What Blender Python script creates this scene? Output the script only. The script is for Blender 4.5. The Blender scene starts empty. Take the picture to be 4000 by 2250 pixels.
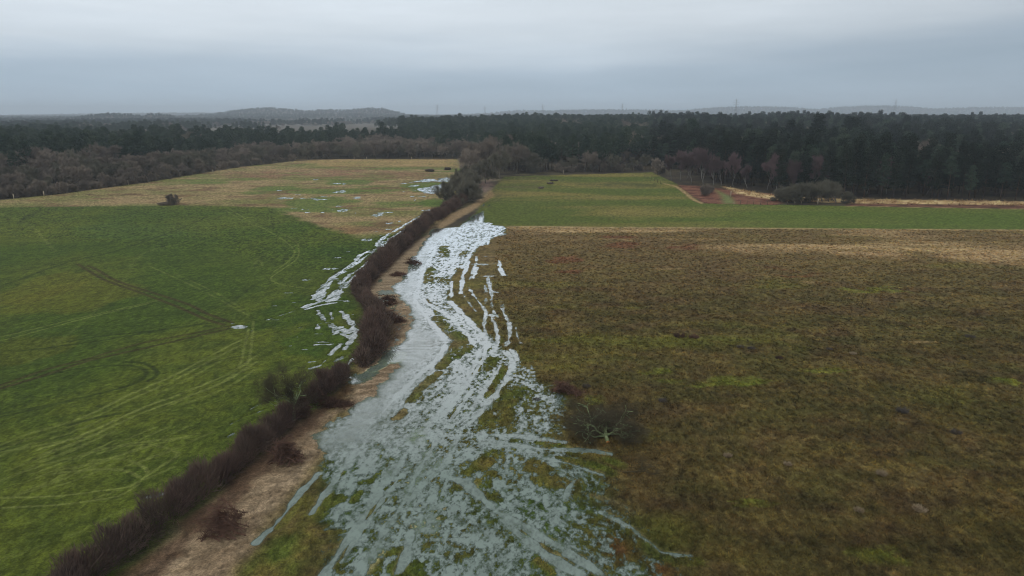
import bpy, math, random
import numpy as np
from mathutils import Vector, Euler

sc = bpy.context.scene
col = sc.collection
# ------------------------------------------------------------------ camera
H = 26.0                       # drone height above the fields, metres
F = 2664.0                     # focal length in photograph pixels (4000 wide)
PITCH = math.atan((1125 - 449) / F)
SP, CP = math.sin(PITCH), math.cos(PITCH)
cam_d = bpy.data.cameras.new("camera"); cam = bpy.data.objects.new("camera", cam_d); col.objects.link(cam)
cam.location = (0, 0, H); cam.rotation_euler = (math.pi / 2 - PITCH, 0, 0)
cam_d.sensor_width = 36; cam_d.lens = 36 * F / 4000
cam_d.clip_start = 0.5; cam_d.clip_end = 30000
sc.camera = cam
# ------------------------------------------------------------------ sky and light
SUN_EL, SUN_ROT = math.radians(50), math.radians(-150)
w = bpy.data.worlds.new("World"); sc.world = w; w.use_nodes = True
nt = w.node_tree; nt.nodes.clear()
def N(nt, t, **kw):
    n = nt.nodes.new(t)
    for k, v in kw.items():
        if k == 'ins':
            for a, b in v.items(): n.inputs[a].default_value = b
        else: setattr(n, k, v)
    return n
def ramp(nt, stops, interp='LINEAR'):
    r = nt.nodes.new('ShaderNodeValToRGB'); e = r.color_ramp.elements
    r.color_ramp.interpolation = interp
    while len(e) < len(stops): e.new(0.5)
    for i, (p, c) in enumerate(stops):
        e[i].position = p; e[i].color = (*c, 1) if len(c) == 3 else c
    return r
def mth(nt, op, a, b=None, c=None):
    n = nt.nodes.new('ShaderNodeMath'); n.operation = op
    for i, v in enumerate((a, b, c)):
        if v is None: continue
        if isinstance(v, (int, float)): n.inputs[i].default_value = v
        else: nt.links.new(v, n.inputs[i])
    return n.outputs[0]
def s2l(c):
    c = np.asarray(c, dtype=np.float64) / 255.0
    return np.where(c <= 0.04045, c / 12.92, ((c + 0.055) / 1.055) ** 2.4)
L = nt.links.new
tc = N(nt, 'ShaderNodeTexCoord'); sep = N(nt, 'ShaderNodeSeparateXYZ'); L(tc.outputs['Generated'], sep.inputs[0])
sky = N(nt, 'ShaderNodeTexSky', sky_type='NISHITA', sun_disc=False, sun_elevation=SUN_EL, sun_rotation=SUN_ROT)
SKYROWS = [(0.0, (173, 191, 207)), (0.035, (165, 183, 199)), (0.058, (173, 189, 204)), (0.105, (204, 214, 223)),
           (0.125, (213, 222, 230)), (0.16, (208, 218, 226)), (0.3, (222, 226, 230)), (1.0, (214, 217, 219))]
# cloud warp: the height read from the ramp is pushed up and down by long flat noise streaks
mp = N(nt, 'ShaderNodeMapping'); mp.inputs['Scale'].default_value = (1.6, 1.6, 16)
L(tc.outputs['Generated'], mp.inputs[0])
nz = N(nt, 'ShaderNodeTexNoise', ins={'Scale': 1.5, 'Detail': 4, 'Roughness': 0.5}); L(mp.outputs[0], nz.inputs['Vector'])
zz = mth(nt, 'ADD', sep.outputs[2], mth(nt, 'MULTIPLY', mth(nt, 'SUBTRACT', nz.outputs[0], 0.5), 0.075))
# the cloud base hangs lower towards +X (right)
zz = mth(nt, 'SUBTRACT', zz, mth(nt, 'MULTIPLY', mth(nt, 'MAXIMUM', mth(nt, 'SUBTRACT', sep.outputs[0], 0.10), 0.0), 0.06))
zz = mth(nt, 'MAXIMUM', zz, 0.0)
rp = ramp(nt, [(p, s2l(c)) for p, c in SKYROWS]); L(zz, rp.inputs[0])
mp2 = N(nt, 'ShaderNodeMapping'); mp2.inputs['Scale'].default_value = (2.2, 2.2, 14)
L(tc.outputs['Generated'], mp2.inputs[0])
nz2 = N(nt, 'ShaderNodeTexNoise', ins={'Scale': 1.3, 'Detail': 6, 'Roughness': 0.55}); L(mp2.outputs[0], nz2.inputs['Vector'])
br = mth(nt, 'MULTIPLY_ADD', nz2.outputs[0], 0.34, 0.83)
side = mth(nt, 'SUBTRACT', 1.0, mth(nt, 'MULTIPLY', mth(nt, 'MAXIMUM', mth(nt, 'SUBTRACT', sep.outputs[0], 0.1), 0.0), 0.42))
br = mth(nt, 'MULTIPLY', br, side)
SKY_GAIN = 11.2
vm = N(nt, 'ShaderNodeVectorMath', operation='SCALE'); L(rp.outputs[0], vm.inputs[0]); L(mth(nt, 'MULTIPLY', br, SKY_GAIN), vm.inputs['Scale'])
mx = N(nt, 'ShaderNodeMix', data_type='RGBA'); mx.inputs['Factor'].default_value = 0.97
L(sky.outputs[0], mx.inputs['A']); L(vm.outputs[0], mx.inputs['B'])
bg = N(nt, 'ShaderNodeBackground', ins={'Strength': 0.1}); L(mx.outputs['Result'], bg.inputs[0])
wo = N(nt, 'ShaderNodeOutputWorld'); L(bg.outputs[0], wo.inputs[0])
sun_d = bpy.data.lights.new("sun", 'SUN'); sun_d.energy = 0.5; sun_d.angle = math.radians(35); sun_d.color = (1, .97, .93)
sun = bpy.data.objects.new("sun", sun_d); col.objects.link(sun)
sun.rotation_euler = (math.pi / 2 - SUN_EL, 0, math.pi - SUN_ROT)
sc.view_settings.view_transform = 'Standard'; sc.view_settings.look = 'None'
sc.view_settings.exposure = 0.0; sc.view_settings.gamma = 1.0
cy = sc.cycles
cy.max_bounces = 6; cy.diffuse_bounces = 3; cy.glossy_bounces = 3; cy.transparent_max_bounces = 12; cy.volume_bounces = 1
cy.filter_width = 0.95; cy.use_denoising = True; cy.denoiser = 'OPENIMAGEDENOISE'; cy.denoising_input_passes = 'RGB_ALBEDO_NORMAL'; cy.denoising_prefilter = 'ACCURATE'
HAZE_DENSITY = 1.9e-4
HAZE_COLOR = (0.80, 0.90, 1.0)

# ------------------------------------------------------------------ helpers
rng = np.random.default_rng(7)
def gxy(px, py):
    """ground point (z = 0) seen at photograph pixel (4000 wide)"""
    px = np.asarray(px, float); py = np.asarray(py, float)
    den = F * SP + (py - 1125) * CP
    return H * (px - 2000) / den, H * (F * CP - (py - 1125) * SP) / den
def Z(ox, oy, pts, k=2.576):
    return [(ox + a / k, oy + b / k) for a, b in pts]
def D(pts):
    return [(a * 4000 / 2576, b * 4000 / 2576) for a, b in pts]
def W(pts):
    a = np.array(pts, float); x, y = gxy(a[:, 0], a[:, 1]); return np.stack([x, y], 1)
_R = rng.random((512, 512)).astype(np.float32)
def vnoise(x, y, seed=0):
    x = x + seed * 37.17; y = y + seed * 91.31
    xi = np.floor(x); yi = np.floor(y); fx = (x - xi).astype(np.float32); fy = (y - yi).astype(np.float32)
    xi = xi.astype(np.int64) & 511; yi = yi.astype(np.int64) & 511
    x1 = (xi + 1) & 511; y1 = (yi + 1) & 511
    fx = fx * fx * (3 - 2 * fx); fy = fy * fy * (3 - 2 * fy)
    a = _R[xi, yi]; b = _R[x1, yi]; c = _R[xi, y1]; d = _R[x1, y1]
    return (a + (b - a) * fx) * (1 - fy) + (c + (d - c) * fx) * fy
def fbm(x, y, scale, octv=3, seed=0, gain=0.5):
    s = 0; amp = 1; tot = 0; f = 1.0 / scale
    for o in range(octv):
        s = s + amp * vnoise(x * f, y * f, seed + o * 3); tot += amp; amp *= gain; f *= 2.03
    return s / tot
def smooth(a, b, x):
    t = np.clip((x - a) / (b - a), 0, 1); return t * t * (3 - 2 * t)
def terrain(x, y):
    """gentle rise of the wooded land beyond the fields"""
    t = x / np.maximum(y, 1)
    amp = 0.5 + 10.0 * smooth(-0.42, 0.10, t)
    return smooth(430, 1000, y) * amp - smooth(1000, 2000, y) * np.minimum(4, amp)
HILLS = [(-1310, 3800, 270, 300, 50), (-1010, 3900, 260, 260, 43), (-770, 3800, 190, 240, 50), (-1330, 2350, 110, 120, 20), (-1190, 2360, 50, 90, 20), (-1000, 3300, 700, 200, 18),
         (900, 6200, 1200, 500, 56), (2150, 6300, 800, 500, 84), (3300, 6400, 700, 500, 92), (4500, 6500, 1100, 500, 80), (150, 6300, 400, 300, 52), (-2600, 6500, 1800, 500, 30)]
def hill_h(x, y):
    h = np.full(np.shape(x), -6.0)
    for cx, cyy, sx, sy, a in HILLS:
        h = np.maximum(h, a * np.exp(-(np.abs((x - cx) / sx) ** 2.6) - ((y - cyy) / sy) ** 2) - 3)
    return h
def tz(x, y):
    x = np.asarray(x, float); y = np.asarray(y, float)
    return np.maximum(terrain(x, y), np.where(y > 1000, hill_h(x, y), -9))

def mesh_np(name, V, faces, mats=(), mi=None, smooth_sh=False, fcol=None, vcol=None):
    """faces: list of int arrays (n, k)"""
    me = bpy.data.meshes.new(name)
    V = np.asarray(V, np.float32); me.vertices.add(len(V)); me.vertices.foreach_set('co', V.ravel())
    faces = [np.asarray(f, np.int32) for f in faces if len(f)]
    nl = sum(f.size for f in faces); nf = sum(len(f) for f in faces)
    me.loops.add(nl); me.polygons.add(nf)
    me.loops.foreach_set('vertex_index', np.concatenate([f.ravel() for f in faces]))
    tot = np.concatenate([np.full(len(f), f.shape[1], np.int32) for f in faces])
    st = np.concatenate([[0], np.cumsum(tot)[:-1]]).astype(np.int32)
    me.polygons.foreach_set('loop_start', st)
    if smooth_sh: me.polygons.foreach_set('use_smooth', np.ones(nf, bool))
    if mi is not None: me.polygons.foreach_set('material_index', np.asarray(mi, np.int32))
    for m in mats: me.materials.append(m)
    if vcol is not None:
        at = me.attributes.new('tint', 'FLOAT_COLOR', 'POINT')
        c = np.ones((len(V), 4), np.float32); c[:, :3] = vcol; at.data.foreach_set('color', c.ravel())
    me.update(calc_edges=True)
    return me
def obj(name, me, parent=None, loc=None, rot=None, **props):
    o = bpy.data.objects.new(name, me); col.objects.link(o)
    if parent is not None: o.parent = parent
    if loc is not None: o.location = loc
    if rot is not None: o.rotation_euler = rot
    for k, v in props.items(): o[k] = v
    return o
def slivers(P, Dv, length, width, rg, bend=0.0):
    """thin pointed twigs: one triangle each (two if bent). P start, Dv direction (n,3)"""
    n = len(P); Dv = Dv / (np.linalg.norm(Dv, axis=1, keepdims=True) + 1e-9)
    q = rg.normal(size=(n, 3)); s = np.cross(Dv, q); s /= (np.linalg.norm(s, axis=1, keepdims=True) + 1e-9)
    length = np.broadcast_to(np.asarray(length, float), (n,))[:, None]; width = np.broadcast_to(np.asarray(width, float), (n,))[:, None]
    if bend == 0:
        V = np.stack([P - s * width / 2, P + s * width / 2, P + Dv * length], 1).reshape(-1, 3)
        return V, [np.arange(3 * n).reshape(-1, 3)]
    b = np.cross(Dv, s); M = P + Dv * length * 0.55 + b * length * (rg.normal(size=(n, 1)) * bend)
    T = P + Dv * length
    V = np.stack([P - s * width / 2, P + s * width / 2, M - s * width * .35, M + s * width * .35, T], 1).reshape(-1, 3)
    i = np.arange(n)[:, None] * 5
    return V, [np.concatenate([i, i + 1, i + 3, i + 2], 1), np.concatenate([i + 2, i + 3, i + 4], 1)]
def join(parts):
    Vs, Fs, o = [], [], 0
    for V, Fl in parts:
        Vs.append(V); Fs += [f + o for f in Fl]; o += len(V)
    return np.concatenate(Vs), Fs
def tube(pts, radii, k=5):
    pts = np.asarray(pts, float); n = len(pts)
    t = np.gradient(pts, axis=0); t /= np.linalg.norm(t, axis=1, keepdims=True) + 1e-9
    ref = np.array([0.3, 0.2, 1.0]) if abs(t[0][2]) < .8 else np.array([1.0, 0.1, 0])
    a = np.cross(t, ref); a /= np.linalg.norm(a, axis=1, keepdims=True) + 1e-9; b = np.cross(t, a)
    th = np.arange(k) * 2 * math.pi / k
    V = pts[:, None] + np.asarray(radii)[:, None, None] * (np.cos(th)[None, :, None] * a[:, None] + np.sin(th)[None, :, None] * b[:, None])
    V = V.reshape(-1, 3); q = []
    for i in range(n - 1):
        for j in range(k):
            j2 = (j + 1) % k; q.append((i * k + j, i * k + j2, (i + 1) * k + j2, (i + 1) * k + j))
    V = np.concatenate([V, pts[:1], pts[-1:]]); e0, e1 = len(V) - 2, len(V) - 1
    tr = [(e0, (j + 1) % k, j) for j in range(k)] + [(e1, (n - 1) * k + j, (n - 1) * k + (j + 1) % k) for j in range(k)]
    return V, [np.array(q), np.array(tr)]
def quads_cloud(C, size, rg, flat=0.0):
    """randomly turned leaf / needle-spray quads at points C"""
    n = len(C); u = rg.normal(size=(n, 3)); u[:, 2] *= (1 - flat); u /= np.linalg.norm(u, axis=1, keepdims=True)
    q = rg.normal(size=(n, 3)); q[:, 2] *= (1 - flat); v = np.cross(u, q); v = v if flat == 0 else q - (q * u).sum(1, keepdims=True) * u
    v /= np.linalg.norm(v, axis=1, keepdims=True) + 1e-9
    s = np.broadcast_to(np.asarray(size, float), (n,))[:, None]
    V = np.stack([C - u * s * .5, C - v * s * .28 + u * s * .1, C + u * s * .55, C + v * s * .28], 1).reshape(-1, 3)
    return V, [np.arange(4 * n).reshape(-1, 4)]

# ------------------------------------------------------------------ materials
def plant_mat(name, c0, c1, nscale=0.6, rand=0.35, rough=0.9, hue=None):
    m = bpy.data.materials.new(name); m.use_nodes = True; t = m.node_tree; b = t.nodes['Principled BSDF']
    b.inputs['Roughness'].default_value = rough; b.inputs['Specular IOR Level'].default_value = 0.1
    oi = N(t, 'ShaderNodeObjectInfo'); tcn = N(t, 'ShaderNodeTexCoord')
    no = N(t, 'ShaderNodeTexNoise', ins={'Scale': nscale, 'Detail': 3}); t.links.new(tcn.outputs['Object'], no.inputs['Vector'])
    f = mth(t, 'ADD', mth(t, 'MULTIPLY_ADD', no.outputs[0], 1.6, -0.55), mth(t, 'MULTIPLY_ADD', oi.outputs['Random'], rand * 2, -rand))
    mixn = N(t, 'ShaderNodeMix', data_type='RGBA'); t.links.new(f, mixn.inputs['Factor']); mixn.clamp_factor = True
    mixn.inputs['A'].default_value = (*c0, 1); mixn.inputs['B'].default_value = (*c1, 1)
    t.links.new(mixn.outputs['Result'], b.inputs['Base Color'])
    return m
M_pine = plant_mat('pine_needles', (0.034, 0.054, 0.036), (0.082, 0.108, 0.07), .35, .5)
M_spruce = plant_mat('spruce_needles', (0.028, 0.044, 0.03), (0.052, 0.074, 0.046), .35, .4)
M_pbark = plant_mat('pine_bark', (.06, .042, .032), (.13, .085, .06), .8)
M_twig = plant_mat('bare_twigs', (0.17, 0.14, 0.115), (0.31, 0.255, 0.205), .3, .45)
M_twigo = plant_mat('olive_twigs', (0.125, 0.115, 0.085), (0.215, 0.195, 0.145), .3, .35)
M_dtwig = plant_mat('dark_twigs', (0.055, 0.047, 0.028), (0.115, 0.097, 0.058), .5, .2)
M_birch = plant_mat('birch_twigs', (0.115, 0.08, 0.08), (0.21, 0.14, 0.145), .3, .45)
M_bark = plant_mat('bark', (0.1, 0.085, 0.065), (0.2, 0.17, 0.135), 1.2)
M_bbark = plant_mat('birch_bark', (0.16, 0.15, 0.135), (0.34, 0.32, 0.29), 1.5)
M_hedge = plant_mat('hedge_twigs', (0.095, 0.062, 0.05), (0.225, 0.148, 0.116), .35, .1)
M_hedgeb = plant_mat('hedge_top_twigs', (0.12, 0.085, 0.066), (0.2, 0.14, 0.108), .4, .1)
M_hedged = plant_mat('hedge_old_twigs', (0.07, 0.05, 0.041), (0.155, 0.108, 0.088), .4, .1)
M_brushr = plant_mat('cut_brush_russet', (0.085, 0.048, 0.034), (0.2, 0.11, 0.074), 1.1, .3)
M_brush = plant_mat('cut_brush', (0.07, 0.043, 0.032), (0.19, 0.108, 0.078), 1.1, .3)
M_lichen = plant_mat('lichen_bark', (0.15, 0.19, 0.085), (0.38, 0.44, 0.24), 2.5, .1)
M_cut = plant_mat('fresh_cut_wood', (.5, .16, .05), (.62, .25, .09), 3, .05)
M_post = plant_mat('weathered_timber', (.42, .34, .24), (.6, .52, .4), 3, .2)
M_dpost = plant_mat('dark_timber', (.12, .095, .07), (.2, .16, .12), 3, .2)
M_steel = plant_mat('galvanised_steel', (.16, .17, .18), (.22, .23, .24), 1, .1, rough=.5)
M_straw = plant_mat('dead_straw', (.30, .235, .15), (.46, .37, .25), 1.5, .4)
M_greytuft = plant_mat('grey_dead_stalks', (.09, .078, .068), (.17, .15, .13), 1.5, .4)

# ------------------------------------------------------------------ ground: one sheet, drawn from the field edge plan
py_rows = np.concatenate([np.arange(2560, 616, -2.2)])
Yr = gxy(2000, py_rows)[1]
Yr = np.concatenate([np.linspace(3, Yr[0], 8)[:-1], Yr, np.geomspace(Yr[-1] * 1.01, 9000, 110)])
td = np.arange(-1.1, 1.1001, 0.0013)
tcol = np.concatenate([-np.geomspace(2.6, 1.115, 12), td, np.geomspace(1.115, 2.6, 12)])
GX = (Yr[:, None] * tcol[None, :]); GY = np.repeat(Yr[:, None], len(tcol), 1)
nr, nc = GX.shape
GX = GX.astype(np.float64)

def win(P, pad):
    y0, y1 = P[:, 1].min() - pad, P[:, 1].max() + pad
    i0, i1 = np.searchsorted(Yr, y0), np.searchsorted(Yr, y1)
    if i1 <= i0: i1 = min(i0 + 1, nr)
    ylo = max(y0, 3.0)
    xs = np.array([P[:, 0].min() - pad, P[:, 0].max() + pad])
    ts = np.concatenate([xs / ylo, xs / y1])
    j0, j1 = np.searchsorted(tcol, ts.min()), np.searchsorted(tcol, ts.max())
    return slice(max(i0 - 1, 0), i1 + 1), slice(max(j0 - 1, 0), j1 + 1)
def dense(P, step=2.0, closed=False):
    """Catmull-Rom through the points"""
    P = np.asarray(P, float)
    Q = np.vstack([P[-1], P, P[0], P[1]]) if closed else np.vstack([2 * P[0] - P[1], P, 2 * P[-1] - P[-2]])
    out = []
    for i in range(1, len(Q) - 2):
        a, b, c, d = Q[i - 1], Q[i], Q[i + 1], Q[i + 2]
        n = max(2, int(np.linalg.norm(c - b) / step)); n = min(n, 14)
        for k in range(n):
            s = k / n
            out.append(.5 * ((2 * b) + (c - a) * s + (2 * a - 5 * b + 4 * c - d) * s * s + (3 * b - a - 3 * c + d) * s ** 3))
    if not closed: out.append(Q[-2])
    return np.array(out)
def stroke(M, pts, hw, val=1.0, soft=0.5, world=None, breaks=0.0, seed=0, wob=0.0):
    """max a soft-edged band round a line into M. hw half width (m)"""
    P = dense(W(pts) if world is None else world)
    for a, b in zip(P[:-1], P[1:]):
        sl = win(np.array([a, b]), hw * 1.6 + 0.1)
        x = GX[sl]; y = GY[sl]
        if x.size == 0: continue
        d = b - a; l2 = (d ** 2).sum() + 1e-9
        t = np.clip(((x - a[0]) * d[0] + (y - a[1]) * d[1]) / l2, 0, 1)
        dist = np.hypot(x - a[0] - t * d[0], y - a[1] - t * d[1])
        if wob: dist = dist + wob * (fbm(x, y, 1.3, 2, seed + 5) - .5)
        v = val * (1 - smooth(hw * (1 - soft), hw * (1 + soft * .6), dist))
        if breaks: v = v * smooth(breaks - .3, breaks + .2, fbm(x, y, 2.2, 2, seed + 11))
        M[sl] = np.maximum(M[sl], v)
def poly(pts, soft=1.0, world=None, wob=0.0, wscale=3.0, seed=0, sm=False):
    """soft mask of a polygon over the whole grid"""
    P = W(pts) if world is None else np.asarray(world, float)
    if sm: P = dense(P, 1.5, True)
    M = np.zeros((nr, nc), np.float32)
    pad = soft + wob + 1; sl = win(P, pad); x = GX[sl]; y = GY[sl]
    if x.size == 0: return M
    ins = np.zeros(x.shape, bool); dist = np.full(x.shape, 1e9)
    for a, b in zip(P, np.roll(P, -1, 0)):
        c = (a[1] > y) != (b[1] > y)
        if abs(b[1] - a[1]) > 1e-9: ins ^= c & (x < (b[0] - a[0]) * (y - a[1]) / (b[1] - a[1]) + a[0])
        s2 = win(np.array([a, b]), pad)
        r0, c0 = sl[0].start, sl[1].start
        ss = (slice(max(s2[0].start - r0, 0), max(s2[0].stop - r0, 0)), slice(max(s2[1].start - c0, 0), max(s2[1].stop - c0, 0)))
        xx = x[ss]; yy = y[ss]
        if xx.size == 0: continue
        d = b - a; t = np.clip(((xx - a[0]) * d[0] + (yy - a[1]) * d[1]) / ((d ** 2).sum() + 1e-9), 0, 1)
        dist[ss] = np.minimum(dist[ss], np.hypot(xx - a[0] - t * d[0], yy - a[1] - t * d[1]))
    sd = np.where(ins, np.minimum(dist, 50), -np.minimum(dist, 50))
    if wob: sd = sd + wob * 2 * (fbm(x, y, wscale, 3, seed) - .5)
    M[sl] = smooth(-soft, soft, sd)
    return M
def along(pts):
    P = dense(W(pts), 4.0); best = np.full((nr, nc), 99.0); lat = np.zeros((nr, nc)); arc = np.zeros((nr, nc)); s0 = 0
    for a, b in zip(P[:-1], P[1:]):
        d = b - a; l = np.hypot(*d); sl = win(np.array([a, b]), 14); x = GX[sl]; y = GY[sl]
        if x.size:
            tt = np.clip(((x - a[0]) * d[0] + (y - a[1]) * d[1]) / (l * l), 0, 1); dist = np.hypot(x - a[0] - tt * d[0], y - a[1] - tt * d[1]); m_ = dist < best[sl]
            sg = np.sign(d[0] * (y - a[1]) - d[1] * (x - a[0])); best[sl] = np.where(m_, dist, best[sl]); lat[sl] = np.where(m_, dist * sg, lat[sl]); arc[sl] = np.where(m_, s0 + tt * l, arc[sl])
        s0 += l
    return best, lat, arc
def blob(M, cx, cyp, rx, ry, val=1.0, wob=0.25, seed=0):
    """elliptical patch given in photograph pixels -> world ellipse"""
    x0, y0 = gxy(cx, cyp); xr = abs(gxy(cx + rx, cyp)[0] - x0); yr = abs(gxy(cx, cyp - ry)[1] - gxy(cx, cyp + ry)[1]) / 2
    P = np.array([[x0 - xr * 1.6, y0 - yr * 1.6], [x0 + xr * 1.6, y0 + yr * 1.6]]); sl = win(P, .5)
    x = GX[sl]; y = GY[sl]
    if x.size == 0: return
    d = np.hypot((x - x0) / xr, (y - y0) / yr) + wob * 2 * (fbm((x - x0) / xr * 3, (y - y0) / yr * 3, 1.5, 3, seed) - .5)
    M[sl] = np.maximum(M[sl], val * (1 - smooth(.75, 1.1, d)))

E = 0.74
def A(r, g, b): return (s2l((r, g, b)) / E).astype(np.float32)
def lay(C, mask, c, amt=1.0):
    m = (mask * amt)[..., None]; C *= (1 - m); C += m * np.asarray(c, np.float32)
def mixn(n, a, b): return a + (b - a) * n[..., None]

nA = fbm(GX, GY, 40, 4, 1); nB = fbm(GX, GY, 9, 3, 2); nC = fbm(GX, GY, 2.6, 3, 3)
nD = fbm(GX, GY * .5, 0.75, 3, 4)
def ct(n, k): return np.clip((n - .5) * k + .5, 0, 1)
# base: leaf litter under the woods, patchy heath farther off
C = mixn(ct(nB, 2.5), A(44, 38, 32), A(66, 58, 44))
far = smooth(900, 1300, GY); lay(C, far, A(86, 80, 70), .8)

# --- right: heath, mown strip, bracken
heath = poly(D([(1180, 574), (1268, 571), (1500, 574), (2576, 580), (3000, 584), (3300, 2000), (250, 2000), (330, 1449), (800, 1090), (900, 900), (1010, 700), (1090, 600)]), .5)
hcol = mixn(ct(nC * .6 + nB * .4, 3.6), A(82, 70, 49), A(98, 88, 54))
hcol = mixn(ct(fbm(GX, GY * 1.6, 5, 4, 21), 3.5) * .6, hcol, np.broadcast_to(A(72, 74, 40), hcol.shape))
hcol = mixn(np.clip((fbm(GX * .6, GY * 1.5, 11, 4, 22) - .60) * 6, 0, 1) * .6, hcol, np.broadcast_to(A(96, 102, 42), hcol.shape))
hcol = mixn(np.clip((fbm(GX * .5, GY * 1.3, 14, 4, 23) - .56) * 6, 0, 1) * .38, hcol, np.broadcast_to(A(72, 56, 42), hcol.shape))
hcol = mixn(np.clip((fbm(GX, GY, 2.2, 3, 24) - .63) * 9, 0, 1) * .35, hcol, np.broadcast_to(A(112, 98, 66), hcol.shape))
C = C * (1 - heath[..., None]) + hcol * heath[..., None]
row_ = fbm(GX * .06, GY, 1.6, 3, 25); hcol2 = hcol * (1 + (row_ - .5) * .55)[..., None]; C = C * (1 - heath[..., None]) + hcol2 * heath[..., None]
lay(C, heath * smooth(75, 140, GY), A(132, 112, 82), .38)  # far heath paler: dead grass, with haze and grazing light painted into the tint
# pale dead-grass bands and red bracken at the far end of the heath
band = poly(D([(1270, 573), (2576, 581), (2900, 585), (2900, 680), (2300, 640), (1900, 625), (1600, 606), (1400, 600)]), 8)
lay(C, band * ct(fbm(GX * .25, GY * 1.2, 8, 3, 31), 4), A(172, 150, 118), .85)
lay(C, poly(D([(1790, 625), (2576, 640), (2576, 668), (2300, 650), (1950, 636)]), 5, wob=4) * ct(nB, 3), A(172, 148, 118), .8)
for cxx, cyy, rx, ry in [(1630, 617, 130, 9), (1420, 655, 48, 12), (1700, 622, 60, 10), (1990, 690, 70, 12), (1920, 675, 40, 8), (1560, 598, 70, 4), (1430, 685, 40, 5)]:
    m = np.zeros((nr, nc), np.float32); blob(m, cxx * 1.5528, cyy * 1.5528, rx * 1.5528, ry * 1.5528, 1, .5, cxx)
    lay(C, m * ct(nC, 3), A(104, 70, 52), .85)
for cxx, cyy, rx, ry in [(1690, 603, 170, 4), (2030, 712, 60, 4), (1680, 676, 40, 4), (2310, 862, 50, 3)]:
    m = np.zeros((nr, nc), np.float32); blob(m, cxx * 1.5528, cyy * 1.5528, rx * 1.5528, ry * 1.5528, 1, .5, cxx)
    lay(C, m * ct(nC, 3), A(160, 138, 108), .45)
for cxx, cyy, rx, ry in [(1800, 960, 130, 14), (1640, 935, 60, 10), (2200, 730, 90, 8), (2200, 1400, 70, 25), (1900, 1270, 60, 12), (2080, 935, 60, 9), (1710, 1410, 60, 20), (2520, 960, 40, 12), (1500, 1010, 30, 12)]:
    m = np.zeros((nr, nc), np.float32); blob(m, cxx * 1.5528, cyy * 1.5528, rx * 1.5528, ry * 1.5528, 1, .6, cxx)
    lay(C, m * ct(nC, 2.5), A(108, 122, 44), .65)
strip = poly(D([(1190, 560), (1215, 500), (1270, 445), (1640, 434), (1700, 462), (1765, 511), (1900, 515), (2576, 527), (2900, 531), (2900, 584), (2576, 580), (1500, 573), (1268, 570), (1240, 572)]), .7, wob=.5)
scol = mixn(ct(fbm(GX * .3, GY, 12, 4, 41), 3.5), A(84, 96, 42), A(122, 114, 66))
rgt = smooth(.1, .45, GX / GY)
scol = mixn(rgt * .8, scol, np.broadcast_to(A(82, 102, 42), scol.shape))
lay(C, np.maximum(strip, 0), 0, 0); C = C * (1 - strip[..., None]) + scol * strip[..., None]
lay(C, poly(D([(1200, 450), (1275, 440), (1400, 436), (1385, 470), (1290, 478), (1230, 520), (1190, 530), (1180, 500)]), 6, wob=5) * ct(nB, 2.5), A(92, 88, 60), .8)
lay(C, poly(D([(1215, 455), (1245, 450), (1235, 475), (1190, 505), (1195, 480)]), 2, wob=3), A(104, 86, 78), .8)
lay(C, poly(D([(1440, 462), (1560, 458), (1660, 466), (1670, 470), (1560, 474), (1460, 470)]), 3, wob=5) * ct(nB, 3), A(72, 78, 42), .8)
m = np.zeros((nr, nc), np.float32)
for p in [[(1270, 571), (1700, 574), (2576, 580)]]: stroke(m, D(p), 1.1, 1, .6, breaks=.38, seed=3)
lay(C, m, A(160, 140, 105), .75)
brk = poly(D([(1700, 465), (1770, 470), (1850, 480), (1960, 490), (1990, 505), (1950, 516), (1870, 515), (1770, 513), (1735, 490)]), 1.2, wob=1.5)
lay(C, brk, mixn(ct(nC, 3), A(78, 48, 38), A(106, 72, 56)))
lay(C, poly(D([(1800, 478), (1838, 495), (1850, 513), (1820, 513), (1815, 495)]), 1.5), A(94, 108, 62), .8)
reed = poly(D([(1820, 470), (1880, 480), (1960, 495), (2140, 502), (2576, 508), (2900, 511), (2900, 522), (2576, 519), (2150, 513), (1960, 505), (1860, 490)]), 1.5, wob=1.5)
lay(C, reed, mixn(ct(nC, 3), A(132, 106, 74), A(180, 158, 116)))
lay(C, poly(D([(2130, 513), (2576, 517), (2900, 520), (2900, 530), (2576, 526), (2130, 519)]), .8, wob=.8), mixn(ct(nC, 3), A(66, 44, 36), A(100, 68, 54)))
m = np.zeros((nr, nc), np.float32)
stroke(m, D([(1668, 462), (1700, 470), (1725, 487), (1745, 503), (1765, 512)]), .8); stroke(m, D([(2130, 519.5), (2576, 527), (2900, 531)]), .5, .8)
lay(C, m, A(158, 136, 104), .9)

# --- left: rough meadow and sown grass
meadow = poly(D([(-400, 560), (-400, 540), (0, 504), (150, 489), (390, 456), (600, 421), (740, 406), (860, 401), (1150, 401), (1165, 440), (1150, 500), (1130, 545), (880, 700), (600, 640)]), 1.2)
mcol = mixn(ct(fbm(GX * .6, GY, 13, 5, 51, .6), 3.6), A(100, 103, 64), A(132, 118, 92))
mcol = mixn(np.clip((fbm(GX * .5, GY, 15, 4, 52, .6) - .56) * 8, 0, 1) * .8, mcol, np.broadcast_to(A(80, 100, 48), mcol.shape))
mcol = mixn(np.clip((fbm(GX * .5, GY, 5, 3, 53) - .60) * 8, 0, 1) * .75, mcol, np.broadcast_to(A(98, 78, 62), mcol.shape))
C = C * (1 - meadow[..., None]) + mcol * meadow[..., None]
lay(C, poly(D([(560, 436), (760, 425), (960, 428), (1110, 440), (1100, 446), (880, 446), (700, 449), (560, 446)]), 8, wob=8) * ct(nB, 2.5), A(118, 92, 78), .85)
lay(C, poly(D([(760, 402), (1150, 401), (1150, 420), (800, 420)]), 8), A(148, 128, 92), .5)
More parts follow.
